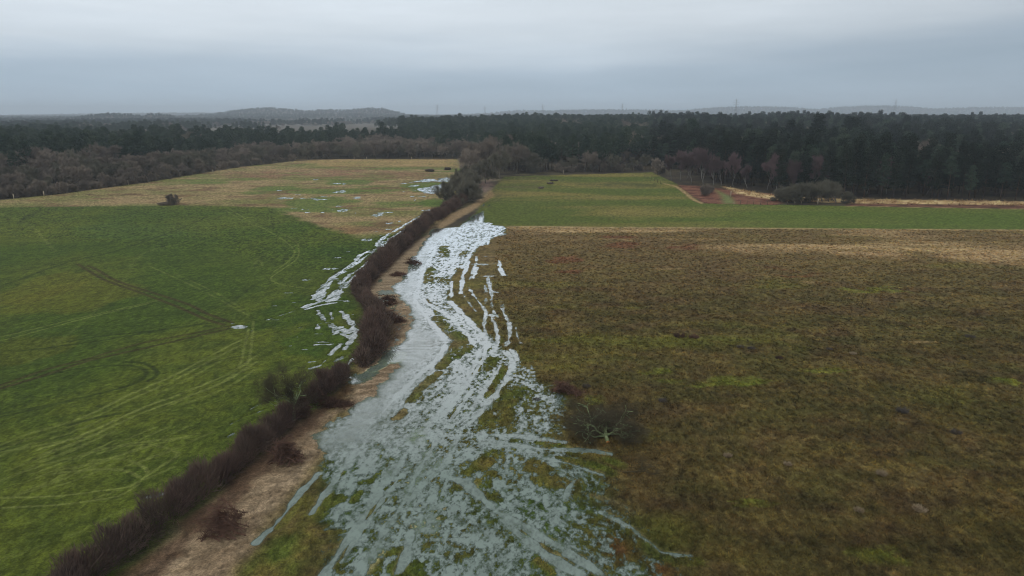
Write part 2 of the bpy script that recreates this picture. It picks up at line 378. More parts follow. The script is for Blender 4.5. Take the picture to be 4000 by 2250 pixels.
for cxx, cyy, rx, ry in [(410, 475, 45, 6), (620, 517, 26, 3), (490, 515, 60, 3), (300, 490, 80, 4)]:
    m = np.zeros((nr, nc), np.float32); blob(m, cxx * 1.5528, cyy * 1.5528, rx * 1.5528, ry * 1.5528, 1, .6, cxx)
    lay(C, m * ct(nC, 3), A(84, 66, 54), .9)
for cxx, cyy, rx, ry in [(790, 508, 90, 13), (690, 475, 60, 8), (1090, 512, 40, 12), (1070, 470, 60, 12), (860, 460, 70, 8)]:
    m = np.zeros((nr, nc), np.float32); blob(m, cxx * 1.5528, cyy * 1.5528, rx * 1.5528, ry * 1.5528, 1, .6, cxx)
    lay(C, m, A(74, 98, 44), .75)
m = np.zeros((nr, nc), np.float32); blob(m, 1320, 905, 110, 30, 1, .6, 3); lay(C, m * ct(nC, 2.5), A(116, 96, 68), .8)
green = poly(D([(-500, 545), (-300, 528), (0, 523), (240, 519), (500, 519), (680, 521), (715, 536), (800, 568), (905, 600), (990, 590), (1090, 545), (1060, 590), (960, 660), (890, 730), (890, 800), (900, 900), (780, 1030), (680, 1090), (500, 1250), (330, 1430), (150, 1700), (-400, 1700)]), 1.8, wob=1.8)
gcol = mixn(ct(fbm(GX, GY, 22, 4, 61), 2.6), A(70, 89, 32), A(88, 99, 38))
gcol = mixn(ct(nC, 3) * .45, gcol, np.broadcast_to(A(54, 72, 30), gcol.shape))
C = C * (1 - green[..., None]) + gcol * green[..., None]
for cxx, cyy, rx, ry, cc in [(200, 745, 150, 40, (98, 98, 36)), (120, 720, 90, 50, (98, 98, 38)), (350, 580, 200, 20, (66, 90, 44)), (830, 650, 90, 30, (50, 74, 28)), (700, 680, 120, 40, (72, 88, 34)), (760, 780, 120, 50, (50, 78, 28)), (800, 860, 90, 40, (48, 80, 28)), (560, 560, 140, 20, (88, 100, 42)), (60, 880, 110, 40, (88, 92, 34))]:
    m = np.zeros((nr, nc), np.float32); blob(m, cxx * 1.5528, cyy * 1.5528, rx * 1.5528, ry * 1.5528, 1, .4, cxx)
    lay(C, m, A(*cc), .5)
pale = np.zeros((nr, nc), np.float32); darkt = np.zeros((nr, nc), np.float32); mudt = np.zeros((nr, nc), np.float32)
def S(M, ox, oy, pts, hw, val, **k): stroke(M, Z(ox, oy, pts), hw * (.52 if M is pale else .9), val, .5, **k)
S(mudt, 0, 800, [(780, 600), (870, 655), (1050, 760), (1330, 860), (1600, 960), (1830, 1050), (2050, 1150), (2250, 1215)], .38, .9)
S(mudt, 0, 800, [(880, 620), (960, 650), (1120, 745), (1280, 810), (1600, 910), (1900, 1010), (2100, 1110), (2330, 1190)], .38, .9)
S(mudt, 0, 1200, [(2300, 200), (1850, 290), (1400, 375), (900, 525), (500, 625), (0, 800)], .4, .75)
S(mudt, 0, 1200, [(2300, 225), (1800, 340), (1300, 455), (900, 545), (600, 645), (0, 830)], .4, .8)
S(darkt, 0, 1200, [(2250, 150), (1500, 250), (1100, 290), (700, 350)], .3, .7)
S(darkt, 0, 1200, [(2080, 165), (1400, 275), (1050, 340), (600, 400), (200, 450)], .3, .7)
S(darkt, 0, 1200, [(0, 830), (600, 665), (900, 612), (1200, 592), (1400, 612), (1480, 680), (1350, 780), (1000, 880), (700, 950), (300, 1030), (0, 1085)], .28, .7)
S(darkt, 0, 1200, [(1250, 560), (1450, 570), (1570, 640), (1580, 690), (1500, 750)], .28, .8)
S(darkt, 0, 1200, [(0, 1115), (400, 1030), (800, 940)], .25, .5)
S(darkt, 0, 1200, [(2560, 480), (2300, 520), (1900, 640)], .25, .5); S(darkt, 0, 1200, [(1200, 1080), (900, 1140), (700, 1200)], .3, .8)
S(darkt, 0, 800, [(0, 830), (300, 720), (700, 580), (1200, 460), (1800, 250), (2100, 120)], .5, .55)
S(darkt, 0, 800, [(0, 700), (500, 620), (900, 500), (1500, 330)], .4, .35); S(darkt, 0, 800, [(2576, 800), (2300, 1000), (2000, 1080), (1500, 1130)], .4, .45)
S(darkt, 0, 800, [(200, 190), (330, 90), (400, 60)], 1.2, .6)
S(pale, 0, 1200, [(0, 310), (700, 140), (1400, -20), (1600, -60)], .32, .7); S(pale, 0, 1200, [(0, 350), (900, 110), (1500, -30)], .32, .7)
for off, v in ((0, .9), (60, .75), (130, .5)):
    S(pale, 0, 1200, [(2576, 500 + off), (2300, 680 + off), (1900, 850 + off * .9), (1500, 1000 + off * .8), (1200, 1130 + off * .8), (800, 1310 + off * .8), (400, 1440 + off)], .42, v, breaks=.36, seed=off)
for off, v in ((0, .8), (50, .7), (110, .4)):
    S(pale, 0, 1200, [(2420, 340 + off), (2150, 480 + off), (1700, 720 + off), (1300, 890 + off), (1050, 1020 + off), (700, 1170 + off), (300, 1280 + off), (0, 1400 + off)], .42, v, breaks=.36, seed=off + 7)
S(pale, 0, 1200, [(2500, 230), (2450, 450), (2400, 620), (2200, 790), (1700, 1000)], .35, .6, breaks=.3)
S(pale, 0, 1200, [(2550, 150), (2530, 400), (2480, 600), (2300, 740)], .35, .6, breaks=.3)
S(pale, 0, 1690, [(30, 770), (600, 740), (900, 700), (1200, 650), (1400, 530)], .25, .8, breaks=.3); S(pale, 0, 1690, [(0, 670), (600, 650), (1000, 600), (1300, 560)], .25, .8, breaks=.3)
S(pale, 0, 1690, [(1300, 560), (1500, 430), (1380, 320), (1150, 270), (900, 300)], .35, .7, breaks=.3); S(pale, 0, 1690, [(1400, 460), (1250, 390), (950, 380), (500, 430)], .35, .7, breaks=.3)
S(pale, 0, 1690, [(0, 210), (500, 120), (1000, 30)], .3, .6); S(pale, 0, 1690, [(0, 500), (300, 380), (800, 240), (1300, 120), (1900, 60)], .4, .6, breaks=.35)
S(pale, 0, 1690, [(400, 420), (900, 330), (1500, 150), (2000, 20)], .4, .6, breaks=.35); S(pale, 0, 1690, [(1000, 170), (1500, 130), (1800, 220), (1650, 330), (1500, 430)], .35, .6, breaks=.3)
S(pale, 0, 1690, [(0, 1290), (300, 1200), (800, 1010), (1250, 780)], .3, .5, breaks=.4)
for i in range(16):
    a = rng.uniform(-100, 1600); b = rng.uniform(0, 500)
    S(pale, 0, 1690, [(a, b + 200), (a + 400, b + 60 + rng.uniform(-20, 20)), (a + 850, b - 140)], .3, .5, breaks=.42, seed=i + 40)
S(pale, 0, 800, [(2270, 60), (2450, 170), (2576, 220), (2830, 290), (2980, 380), (3006, 470), (2976, 560), (2776, 700), (2726, 760), (2876, 820), (3156, 850)], .35, .6)
S(pale, 0, 800, [(2300, 40), (2550, 190), (2776, 310), (2906, 400), (2966, 480), (2906, 570), (2756, 680)], .35, .6)
S(pale, 0, 800, [(2576, 550), (2700, 490), (2900, 450), (3000, 400)], .35, .4); S(pale, 0, 800, [(2500, 640), (2640, 620), (2600, 560), (2560, 600)], .5, .4)
S(pale, 0, 800, [(1250, 760), (1150, 860), (900, 1130), (600, 1380), (300, 1600)], .5, .2, breaks=.35); S(pale, 0, 800, [(1500, 620), (2000, 850), (2500, 1120)], .4, .5, breaks=.35)
S(pale, 0, 800, [(1760, 700), (2150, 880), (2450, 1060)], .4, .4, breaks=.35); S(pale, 0, 800, [(0, 90), (300, 210), (560, 480)], .7, .4, breaks=.35)
S(pale, 0, 800, [(1400, 500), (1250, 760)], .8, .15); S(pale, 0, 800, [(1900, 380), (1500, 470), (1300, 620)], .8, .3, breaks=.4)
gm = green
lay(C, pale * gm, A(122, 132, 76), .72); lay(C, darkt * gm, A(44, 56, 26), .9); lay(C, mudt * gm, A(66, 60, 38), .95)

# --- bare silt and sand strip beside the hedge
sand = poly(D([(220, 1600), (330, 1449), (500, 1310), (690, 1140), (790, 1050), (870, 1012), (905, 965), (900, 925), (985, 850), (985, 800), (930, 760), (910, 735), (940, 715), (1000, 650), (1060, 600), (1085, 590), (1085, 620), (1060, 690), (1045, 740), (1060, 800), (1070, 850), (1100, 850), (1090, 880), (1000, 940), (930, 1010), (880, 1035), (810, 1090), (800, 1140), (780, 1200), (700, 1290), (640, 1370), (590, 1449), (500, 1600)]), .9, wob=.7)
ripple = fbm(GX * .35 + GY * .15, GY * 1.4 - GX * .5, .8, 3, 71)
scol2 = mixn(ct(ripple, 1.5), A(108, 93, 73), A(142, 126, 102))
scol2 = mixn(ct(nB, 3) * .4, scol2, np.broadcast_to(A(104, 84, 62), scol2.shape))
C = C * (1 - sand[..., None]) + scol2 * sand[..., None]
lay(C, poly(D([(1100, 570), (1130, 540), (1180, 520), (1235, 478), (1245, 492), (1190, 530), (1130, 565), (1110, 580)]), .8, wob=.6), A(128, 108, 80), .9)
# dark litter along the hedge foot
m = np.zeros((nr, nc), np.float32)
stroke(m, D([(230, 1530), (345, 1449), (520, 1305), (700, 1135), (800, 1050)]), 1.0, .9, .7, wob=1.5)
stroke(m, D([(800, 1040), (870, 985), (880, 940)]), .8, .9, .7, wob=.8); stroke(m, D([(840, 1010), (870, 1015)]), 1.2, .8, .7, wob=1)
stroke(m, D([(920, 920), (980, 860), (995, 800), (940, 755), (925, 725), (990, 655), (1045, 605), (1090, 565)]), .9, .8, .7, wob=.8)
lay(C, m, A(66, 48, 36), .8)

# --- standing water: how deep each spot lies
flood = poly(Z(1000, 800, [(1755, 250), (1900, 232), (2040, 222), (2090, 190), (2190, 110), (2290, 60), (2300, 180), (2400, 205), (2510, 215), (2525, 260), (2480, 310), (2370, 330), (2330, 400), (2240, 420), (2150, 560), (1980, 700), (1950, 900), (2000, 1040), (2150, 1170), (2300, 1290), (2420, 1400),
        (2560, 1540), (2590, 1640), (2560, 1700), (2400, 1980), (2160, 2220), (2140, 2330), (2000, 2600), (2100, 3300), (2100, 3900), (640, 3900), (680, 3730), (850, 3450), (780, 3200), (640, 3180), (760, 2950), (740, 2900), (700, 2700), (640, 2520), (560, 2420), (540, 2330), (690, 2180), (980, 2040), (1090, 1980), (1180, 1920), (1150, 1850), (930, 1790), (930, 1700), (1040, 1690), (1130, 1640), (1340, 1460), (1460, 1370), (1530, 1250), (1560, 1150), (1500, 1000), (1400, 900), (1340, 830), (1470, 760), (1530, 650), (1560, 530), (1640, 450), (1720, 330)]), .9, wob=.7, wscale=2.0)
fan = poly(Z(2000, 1690, [(-2000, 1700), (-1880, 1400), (-1750, 1180), (-1400, 1180), (-1300, 800), (-1150, 500), (-900, 300), (-600, -100), (-300, -700), (-80, -760), (200, -640), (500, -340), (560, -60), (420, 100), (700, 200), (1000, 300), (900, 420), (940, 690), (1250, 800), (1400, 960), (1450, 1150), (1820, 1260), (1780, 1443), (1700, 1800), (800, 2100), (-1000, 2100)]), 1.8, wob=2.0, wscale=4.0)
silt = poly(Z(1000, 800, [(1640, 450), (1760, 250), (1900, 235), (1980, 300), (1760, 480), (1650, 700), (1600, 900), (1680, 1100), (1900, 1330), (1920, 1480), (1600, 1800), (1400, 2100), (1300, 2300), (1000, 2430), (600, 2430), (900, 1900), (1360, 1440), (1500, 1200), (1400, 900)]), 2.6, wob=1.5)
isl = np.zeros((nr, nc), np.float32)
def I(ox, oy, pts, hw, val=.9): stroke(isl, Z(ox, oy, pts), hw, val, .6, wob=hw * .8)
I(1000, 800, [(1900, 420), (1880, 520)], 1.2); I(1000, 800, [(1770, 640), (1740, 700), (1730, 790)], .9); I(1000, 800, [(2100, 470), (2085, 520)], .8, .7); I(1000, 800, [(1840, 730), (1850, 760)], .6, .7)
I(1300, 1100, [(930, 180), (1000, 240), (1060, 330)], .45); I(1300, 1100, [(1050, 380), (1130, 460), (1230, 530), (1300, 600)], 1.3); I(1300, 1100, [(1200, 620), (1230, 680), (1170, 770), (1090, 860)], .7)
I(1300, 1100, [(1060, 920), (960, 1000), (870, 1080), (790, 1200)], .55); I(1300, 1100, [(720, 1290), (680, 1350), (620, 1380)], .5); I(1300, 1100, [(1200, 780), (1320, 700), (1370, 660)], .7, .75)
I(1300, 1100, [(1620, 780), (1560, 880)], .7); I(1300, 1100, [(1740, 860), (1640, 1010), (1560, 1160)], .5); I(1300, 1100, [(1840, 1090), (1700, 1300), (1640, 1440)], 1.6, .8); I(1300, 1100, [(1750, 1010), (1700, 1120)], .6, .7)
I(1300, 1100, [(1300, 480), (1340, 560)], .4, .7); I(1300, 1100, [(1700, 560), (1680, 620)], .6, .8); I(1300, 1100, [(1500, 770), (1470, 900)], .2); I(1300, 1100, [(1430, 840), (1380, 960)], .2)
I(1300, 1100, [(1600, 650), (1570, 700)], .3, .8); I(1300, 1100, [(1340, 1170), (1200, 1380)], .2, .8); I(1300, 1100, [(1240, 1270), (1190, 1380)], .25, .8)
I(1000, 1690, [(500, 680), (420, 780), (230, 960)], .5, .9); I(1000, 1690, [(700, 680), (560, 850), (480, 960), (300, 1150), (100, 1300)], .9, 1); I(1000, 1690, [(400, 1100), (250, 1300), (100, 1440)], 1.8, 1)
I(1000, 1690, [(880, 400), (820, 470)], .3, .8); I(1000, 1690, [(1060, 500), (1130, 490)], .4, .8); I(1000, 1690, [(1050, 600), (980, 690)], .3, .9); I(1000, 1690, [(850, 660), (760, 720)], .5, .8)
I(1000, 1690, [(1300, 660), (1180, 780), (1110, 860)], .28, .9); I(1000, 1690, [(1110, 910), (1050, 960)], .25, .9); I(1000, 1690, [(830, 1330), (950, 1130), (1080, 990)], .14, .9); I(1000, 1690, [(1440, 480), (1290, 570)], .25, .7)
I(1000, 1690, [(1250, 1290), (1200, 1400)], .4, .8); I(1000, 1690, [(2400, 220), (2250, 350), (2130, 400)], .8, .85); I(1000, 1690, [(2350, 420), (2280, 560), (2420, 660)], .6, .85); I(1000, 1690, [(1450, 1350), (1600, 1440)], .8, .8)
I(1000, 1690, [(1300, 1220), (1440, 1180)], .5, .6); I(1000, 1690, [(560, 1000), (800, 1010), (960, 970)], .22, .8); I(1000, 1690, [(1740, 450), (1780, 470)], .35, .7)
I(2000, 1690, [(100, 980), (230, 1090), (330, 1170), (520, 1260)], .28, .9); I(2000, 1690, [(260, 1300), (400, 1420)], .28, .9); I(2000, 1690, [(380, 130), (580, 150)], .25, .9); I(2000, 1690, [(240, 100), (320, 115)], .2, .9)
I(2000, 1690, [(580, 190), (900, 250), (1100, 350)], .5, .9); I(2000, 1690, [(580, 290), (800, 330), (1000, 420)], .5, .9); I(2000, 1690, [(460, 250), (560, 260)], .25, .8)
I(2000, 1690, [(350, 490), (450, 500)], 1.0, .75); I(2000, 1690, [(180, 310), (300, 370)], .7, .6)
chan = np.zeros((nr, nc), np.float32)
def T(ox, oy, pts, hw=.36, val=1.0, wob=None, **k): stroke(chan, Z(ox, oy, pts), hw * .9, val, .55, wob=(hw * 1.5 if wob is None else wob * 1.4), **k)
T(1000, 1690, [(690, 1440), (900, 1110), (1050, 900), (1200, 680), (1350, 420), (1480, 260)], .4); T(1000, 1690, [(1030, 1430), (1250, 1050), (1350, 900), (1520, 650), (1600, 440), (1750, 200), (1850, 0)], .42)
T(1000, 1690, [(850, 1310), (1130, 880), (1300, 640), (1420, 480)], .3); T(1000, 1690, [(1440, 1400), (1520, 1180), (1560, 1000)], .4); T(1000, 1690, [(560, 820), (700, 620), (850, 400), (1020, 160)], .4); T(1000, 1690, [(2030, 60), (1880, 340), (1600, 600), (1520, 750)], .42)
T(1000, 1690, [(0, 1110), (190, 930), (330, 760), (450, 610), (620, 420)], .38); T(1000, 1690, [(1900, 440), (2100, 500), (2350, 740), (2576, 900), (2976, 1110), (3276, 1290), (3500, 1440)], .5); T(2000, 1690, [(-100, 880), (200, 1120), (500, 1330), (700, 1440)], .45)
T(2000, 1690, [(-300, 80), (0, 120), (250, 160), (560, 180), (830, 190), (960, 220)], .5); T(2000, 1690, [(-200, 20), (100, 40), (300, 70), (530, 95)], .5); T(2000, 1690, [(300, 250), (600, 320), (820, 400), (900, 420)], .3, .9); T(2000, 1690, [(540, 680), (570, 560), (640, 480), (700, 500)], .25, .95)
T(2000, 1690, [(700, 600), (1000, 700), (1200, 790)], .25, .8, breaks=.3); T(2000, 1690, [(900, 800), (1200, 960), (1500, 1200), (1800, 1240)], .3, .9, breaks=.3)
T(1300, 1100, [(1380, 1420), (1500, 1290), (1650, 1120), (1760, 960), (1810, 850), (1790, 770), (1730, 700)], .5); T(1300, 1100, [(1850, 790), (1840, 730), (1790, 680)], .4); T(1300, 1100, [(1690, 840), (1620, 960), (1500, 1120), (1400, 1280)], .35); T(1300, 1100, [(1550, 640), (1520, 760), (1440, 900), (1330, 1060), (1200, 1240)], .35)
T(1300, 1100, [(1480, 700), (1400, 900), (1290, 1060), (1100, 1280), (950, 1440)], .35); T(1300, 1100, [(1390, 1110), (1180, 1400)], .35); T(1300, 1100, [(820, 170), (900, 300), (1050, 480), (1120, 570), (1120, 660), (1050, 770), (880, 930), (620, 1180), (500, 1320)], .5)
T(1300, 1100, [(900, 180), (1020, 260), (1180, 360), (1300, 480), (1420, 620)], .5); T(1300, 1100, [(1180, 200), (1300, 320), (1420, 450), (1540, 560), (1540, 660)], .55)
T(1300, 1100, [(1630, 730), (1640, 640), (1660, 560), (1630, 420), (1590, 330)], .42, .9); T(1300, 1100, [(1740, 650), (1780, 560), (1770, 400), (1720, 320), (1700, 200)], .42, .85, breaks=.3); T(1300, 1100, [(1370, 60), (1440, 170), (1540, 300), (1520, 440), (1560, 560)], .32, .85, breaks=.25)
T(1300, 1100, [(1290, 0), (1290, 120)], .4); T(1300, 1100, [(1195, 0), (1200, 60)], .35); T(1300, 1100, [(1195, 70), (1190, 160)], .4); T(1300, 1100, [(1530, 40), (1540, 100), (1535, 230)], .3, .7, breaks=.35); T(1300, 1100, [(1580, 0), (1600, 180), (1600, 260), (1660, 360)], .3, .8, breaks=.3)
T(1300, 1100, [(1310, 130), (1390, 240), (1450, 310)], .25, .7, breaks=.35); T(1300, 1100, [(1590, 90), (1660, 110)], .5, .7, breaks=.3); T(1300, 1100, [(1900, 250), (2000, 235), (2150, 290)], .2, .6, breaks=.4); T(1300, 1100, [(1500, 540), (1540, 570)], .8); T(1300, 1100, [(1840, 460), (1860, 560), (1890, 620)], .2, .7, breaks=.35)
T(1000, 800, [(2220, 630), (2180, 740)], .5); T(1000, 800, [(2450, 560), (2460, 640), (2490, 710)], .5, .95); T(1000, 800, [(2330, 735), (2360, 850), (2430, 880)], .35, .85, breaks=.25); T(1000, 800, [(2140, 570), (2090, 700), (2060, 880)], .45, .95); T(1000, 800, [(2220, 520), (2210, 600), (2150, 750)], .35, .85, breaks=.2)
T(1000, 800, [(2200, 730), (2300, 720), (2500, 710)], .6, .8, breaks=.3); T(1000, 800, [(2200, 600), (2350, 600), (2420, 590)], .8, .75, breaks=.4); T(1000, 800, [(2300, 520), (2400, 520)], .7, .7, breaks=.4); T(1000, 800, [(2460, 600), (2576, 570)], .3, .6, breaks=.3)
T(1000, 800, [(2310, 330), (2270, 410)], .5); T(1000, 800, [(2350, 330), (2330, 400)], .4); T(1000, 800, [(2290, 205), (2340, 180)], .35); T(1000, 800, [(2330, 210), (2370, 185)], .3); T(1000, 800, [(1600, 1000), (1620, 880), (1650, 780), (1690, 640), (1800, 480)], .6)
T(1000, 800, [(2250, 330), (2200, 430), (2070, 640)], .4); T(1000, 800, [(1740, 900), (1960, 840)], .6, .9)
# left of the hedge
lw = np.zeros((nr, nc), np.float32); chan_r = chan; chan = lw
for pts in ([(1700, 90), (1600, 140), (1480, 215), (1330, 300), (1230, 380), (1220, 430)], [(1740, 110), (1620, 180), (1500, 250), (1400, 310), (1280, 400), (1180, 470), (1080, 540), (980, 610), (850, 690), (760, 760), (690, 850), (630, 960)],
            [(1690, 150), (1560, 240), (1450, 320), (1330, 410), (1270, 460), (1180, 540), (1070, 630), (980, 680), (900, 740), (850, 830), (760, 920), (720, 970)], [(1280, 340), (1240, 420), (1250, 460)], [(1150, 465), (1060, 500), (980, 590), (880, 650), (780, 720), (730, 760)],
            [(1280, 470), (1200, 560), (1090, 640), (960, 750), (880, 840)], [(740, 750), (640, 860), (560, 950)], [(840, 760), (860, 850), (830, 900)]):
    T(1000, 800, pts, .55, .95, wob=.7)
T(1000, 800, [(1350, 340), (1300, 390), (1250, 420)], .7, .8); T(1000, 800, [(480, 1035), (620, 980), (750, 955), (900, 970)], .6, 1, wob=.8); T(1000, 800, [(500, 1050), (650, 1010), (800, 985)], .5, .95, wob=.8); T(1000, 800, [(760, 960), (850, 880)], .9, .9, wob=.9); T(1000, 800, [(400, 1060), (300, 1095), (200, 1130), (110, 1160)], .22, .8, breaks=.3)
T(1000, 800, [(860, 1070), (900, 1130), (960, 1190), (975, 1240), (940, 1290), (890, 1260), (855, 1230)], .5, .95, wob=.5, breaks=.15); T(1000, 800, [(970, 1230), (1000, 1280), (970, 1350), (930, 1400)], .5, .95, wob=.5, breaks=.15); T(1000, 800, [(620, 1060), (660, 1120), (690, 1170)], .45, .85, breaks=.3); T(1000, 800, [(750, 1080), (770, 1160)], .3, .75, breaks=.35)
T(1000, 800, [(740, 1190), (790, 1240), (790, 1300)], .5, .85, breaks=.25); T(1000, 800, [(730, 1185), (620, 1200), (630, 1250)], .3, .9, wob=.4); T(1000, 800, [(870, 1300), (930, 1330), (990, 1290)], .5, .85, breaks=.25); T(1000, 800, [(610, 1410), (780, 1405)], .35, .95, wob=.4); T(1000, 800, [(610, 1380), (700, 1385), (850, 1400)], .3, .8, breaks=.3)
T(800, 1300, [(1370, 110), (1320, 160), (1260, 220)], .4, .95, wob=.5, breaks=.1); T(800, 1300, [(1220, 270), (1150, 330), (1070, 360)], .35, .9, wob=.5, breaks=.15); T(800, 1300, [(1400, 240), (1310, 290)], .3, .8, breaks=.3); T(800, 1300, [(1500, 255), (1410, 350)], .25, .95); T(800, 1300, [(1300, 340), (1200, 370), (1180, 420)], .3, .75, breaks=.35)
T(800, 1300, [(1110, 290), (1060, 295)], .3, .9); T(800, 1300, [(1400, 170), (1460, 110)], .45, .9, breaks=.2); T(800, 1300, [(580, 700), (460, 770)], .18, .8, breaks=.3); T(800, 1300, [(690, 745), (400, 850), (260, 920)], .18, .75, breaks=.4); T(800, 1300, [(740, 770), (680, 800)], .15, .8, breaks=.3); T(800, 1300, [(290, 1010), (240, 1060)], .15, .8, breaks=.3); T(800, 1300, [(1060, 450), (980, 500), (950, 540)], .2, .7, breaks=.4)
T(0, 1690, [(1480, 650), (1540, 640), (1610, 620)], .3, .85, breaks=.35); T(0, 1690, [(2280, 50), (2340, 10)], .15, .8, breaks=.3)
puds = [(825, 530, 52, 13), (750, 643, 112, 19), (515, 755, 78, 17), (1110, 352, 78, 22), (325, 887, 68, 9), (380, 983, 38, 8), (190, 1018, 46, 8), (925, 470, 25, 8), (1095, 443, 38, 8), (300, 1175, 30, 5), (190, 1222, 24, 7), (440, 1238, 40, 6), (220, 1290, 24, 15), (650, 1300, 58, 10), (430, 1330, 48, 6), (200, 1375, 28, 7), (345, 1422, 24, 14), (1340, 185, 60, 12), (1445, 165, 25, 14), (1330, 245, 60, 9), (1220, 265, 40, 7), (1250, 305, 20, 5), (1740, 55, 90, 16), (200, 1160, 70, 7), (970, 1105, 20, 9), (110, 1140, 30, 6)]
PUD = [Z(1000, 800, [(a, b)])[0] + (rx / 2.576, ry / 2.576) for a, b, rx, ry in puds]
PUD += [Z(0, 800, [(2400, 1230)])[0] + (42, 14), Z(0, 800, [(2340, 1195)])[0] + (14, 4), Z(0, 800, [(2530, 1268)])[0] + (5, 3), Z(800, 1300, [(1010, 168)])[0] + (20, 5), Z(800, 1300, [(1130, 12)])[0] + (20, 4)]
for i, (a, b, rx, ry) in enumerate(PUD): blob(lw, a, b, rx * .85, ry * .72, .8, .38, i * 3)
# far meadow pools
mw = np.zeros((nr, nc), np.float32); chan = mw
mws = [(1720, 838, 90, 18, .5), (1900, 830, 80, 20, .45), (1750, 930, 110, 38, .5), (1850, 900, 90, 30, .45), (1600, 890, 50, 10, .5), (850, 950, 65, 20, .45), (460, 1022, 55, 4, .4), (290, 1015, 90, 14, .4), (640, 1028, 80, 10, .5), (830, 1095, 70, 8, .45), (880, 1138, 70, 18, .5), (830, 868, 80, 8, .5), (600, 830, 40, 10, .55), (230, 940, 40, 7, .5), (1000, 1165, 12, 6, .4), (670, 1160, 26, 8, .35), (520, 1158, 40, 6, .5), (1230, 1185, 60, 20, .5), (1020, 1010, 50, 14, .6), (430, 980, 60, 6, .6), (700, 1000, 60, 6, .6), (1260, 1165, 50, 8, .55), (1340, 1160, 60, 8, .5), (380, 1122, 40, 6, .5), (470, 1125, 40, 5, .55),
       (2290, 1085, 12, 20, .3), (2345, 1088, 7, 16, .3), (1560, 998, 14, 10, .2), (1580, 1000, 12, 10, .2), (1640, 1002, 30, 7, .3), (1690, 1000, 25, 8, .3), (1600, 1035, 8, 12, .2)]
for i, (a, b, rx, ry, wv) in enumerate(mws): 
    p = Z(1000, 380, [(a, b)])[0]; blob(mw, p[0], p[1], rx / 2.576 * (1.2 if i < 5 else 1), ry / 2.576 * (1.1 if i < 5 else .8), .95 if i < 5 else .8, wv, i * 5 + 2)
T(1000, 380, [(800, 860), (900, 875)], 1.2, .85, wob=2); T(1000, 380, [(200, 1025), (500, 1015), (700, 1030)], 1.0, .85, wob=2); T(1000, 380, [(340, 1120), (560, 1130), (820, 1130)], .7, .75, breaks=.4); T(1000, 380, [(1430, 875), (1600, 850)], 1.5, .8, breaks=.35); T(1000, 380, [(1480, 950), (1600, 940)], .8, .75)
# right silt small wet ripples at the strip edge
ripw = np.clip((fbm(GX * .22, GY * 1.1, .55, 3, 81) - .5) * 5, -.6, .6)
edge = sand * poly(Z(1000, 800, [(1200, 900), (1320, 830), (1480, 950), (1560, 1200), (1480, 1400), (1900, 1330), (1920, 1450), (1500, 1800), (1300, 2000), (1150, 1990), (1150, 1800), (1330, 1480), (1430, 1250), (1150, 1000)]), 2.0, wob=1.0)
lagoon = np.zeros((nr, nc), np.float32)
blob(lagoon, 1552, 1394, 40, 27, 1, .15, 3); stroke(lagoon, Z(1300, 1100, [(560, 790), (480, 850), (400, 890)]), .7, 1, .4)
tan1 = np.zeros((nr, nc), np.float32); blob(tan1, 1633, 1703, 46, 36, 1, .35, 8); blob(tan1, 1650, 2045, 70, 40, .8, .6, 9); blob(tan1, 1690, 1985, 60, 14, .7, .5, 10)
S(tan1, 1000, 1690, [(1750, 200), (1620, 430), (1520, 650)], .5, .8, breaks=.3); S(tan1, 1000, 1690, [(1350, 1060), (1050, 1430)], .6, .5, breaks=.35); S(tan1, 1000, 1690, [(1880, 280), (1700, 480)], .5, .6, breaks=.3)
wet = np.maximum(flood * 1.0, fan * (.96 - .35 * smooth(0, 7, GX - np.maximum(GY - 50, 0) * .1)))
wet = np.maximum(wet, flood * silt * .95) + .05 * flood * smooth(75, 105, GY)
wet = wet + (fbm(GX, GY, 3.5, 3, 91) - .5) * .20 * (wet > .05) * (1 - silt * .8)
wet = wet + edge * ripw * .10
mudisle = poly(Z(1300, 1100, [(350, 960), (450, 850), (650, 800), (720, 850), (620, 960), (480, 1050), (430, 1150), (330, 1130), (260, 1050)]), .9, wob=.8)
wet = wet * (1 - mudisle * .55) + mudisle * ripw * .10
wet = np.maximum(wet, sand * smooth(52, 64, GY) * (1 - smooth(108, 122, GY)) * (.12 + .86 * fbm(GX, GY * .6, 2.6, 3, 191)))
wet = wet * (1 - isl * (.62 - .12 * smooth(65, 90, GY)))
wet = np.maximum(wet, chan_r * .98); wet = np.maximum(wet, lagoon); wet = np.maximum(wet, tan1 * .95)
_b, lat3, arc3 = along(D([(1135, 520), (1060, 585), (985, 650), (890, 725), (790, 775), (700, 800)]))
rut3 = fbm(lat3 + .4 * fbm(arc3, lat3 * .3, 7, 2, 181), arc3 * .12, .55, 2, 182, .6) - .5
lw = np.where(_b < 12, np.clip(lw + rut3 * 1.1 * (lw > .05), 0, 1), lw)
leftw = np.maximum(lw, mw)
l1 = along(D([(1225, 575), (1165, 650), (1130, 740), (1150, 820), (1205, 890), (1215, 940), (1160, 1030), (1090, 1130), (1010, 1260), (930, 1380), (860, 1500)]))
l2 = along(D([(1090, 1110), (1180, 1180), (1300, 1250), (1450, 1330), (1600, 1400), (1760, 1470)]))
use2 = l2[0] < l1[0] * .9
lat = np.where(use2, l2[1], l1[1]); arc = np.where(use2, l2[2] + 500, l1[2]); near_l = 1 - smooth(7, 12, np.minimum(l1[0], l2[0]))
rut = (fbm(lat + .5 * fbm(arc, lat * .3, 9, 2, 171), arc * .09, .62, 2, 172, .6) - .5) * near_l * np.clip(fan + flood, 0, 1) * (1 - silt) * (GY < 150)
wet = wet + rut * (.62 - .1 * fan)
wet = np.maximum(wet, chan_r * 1.2 * (chan_r > .3) * (1 - .25 * (chan_r < .6)))
wet = np.clip(wet, 0, 1.3)
wet_all = np.maximum(wet, leftw)
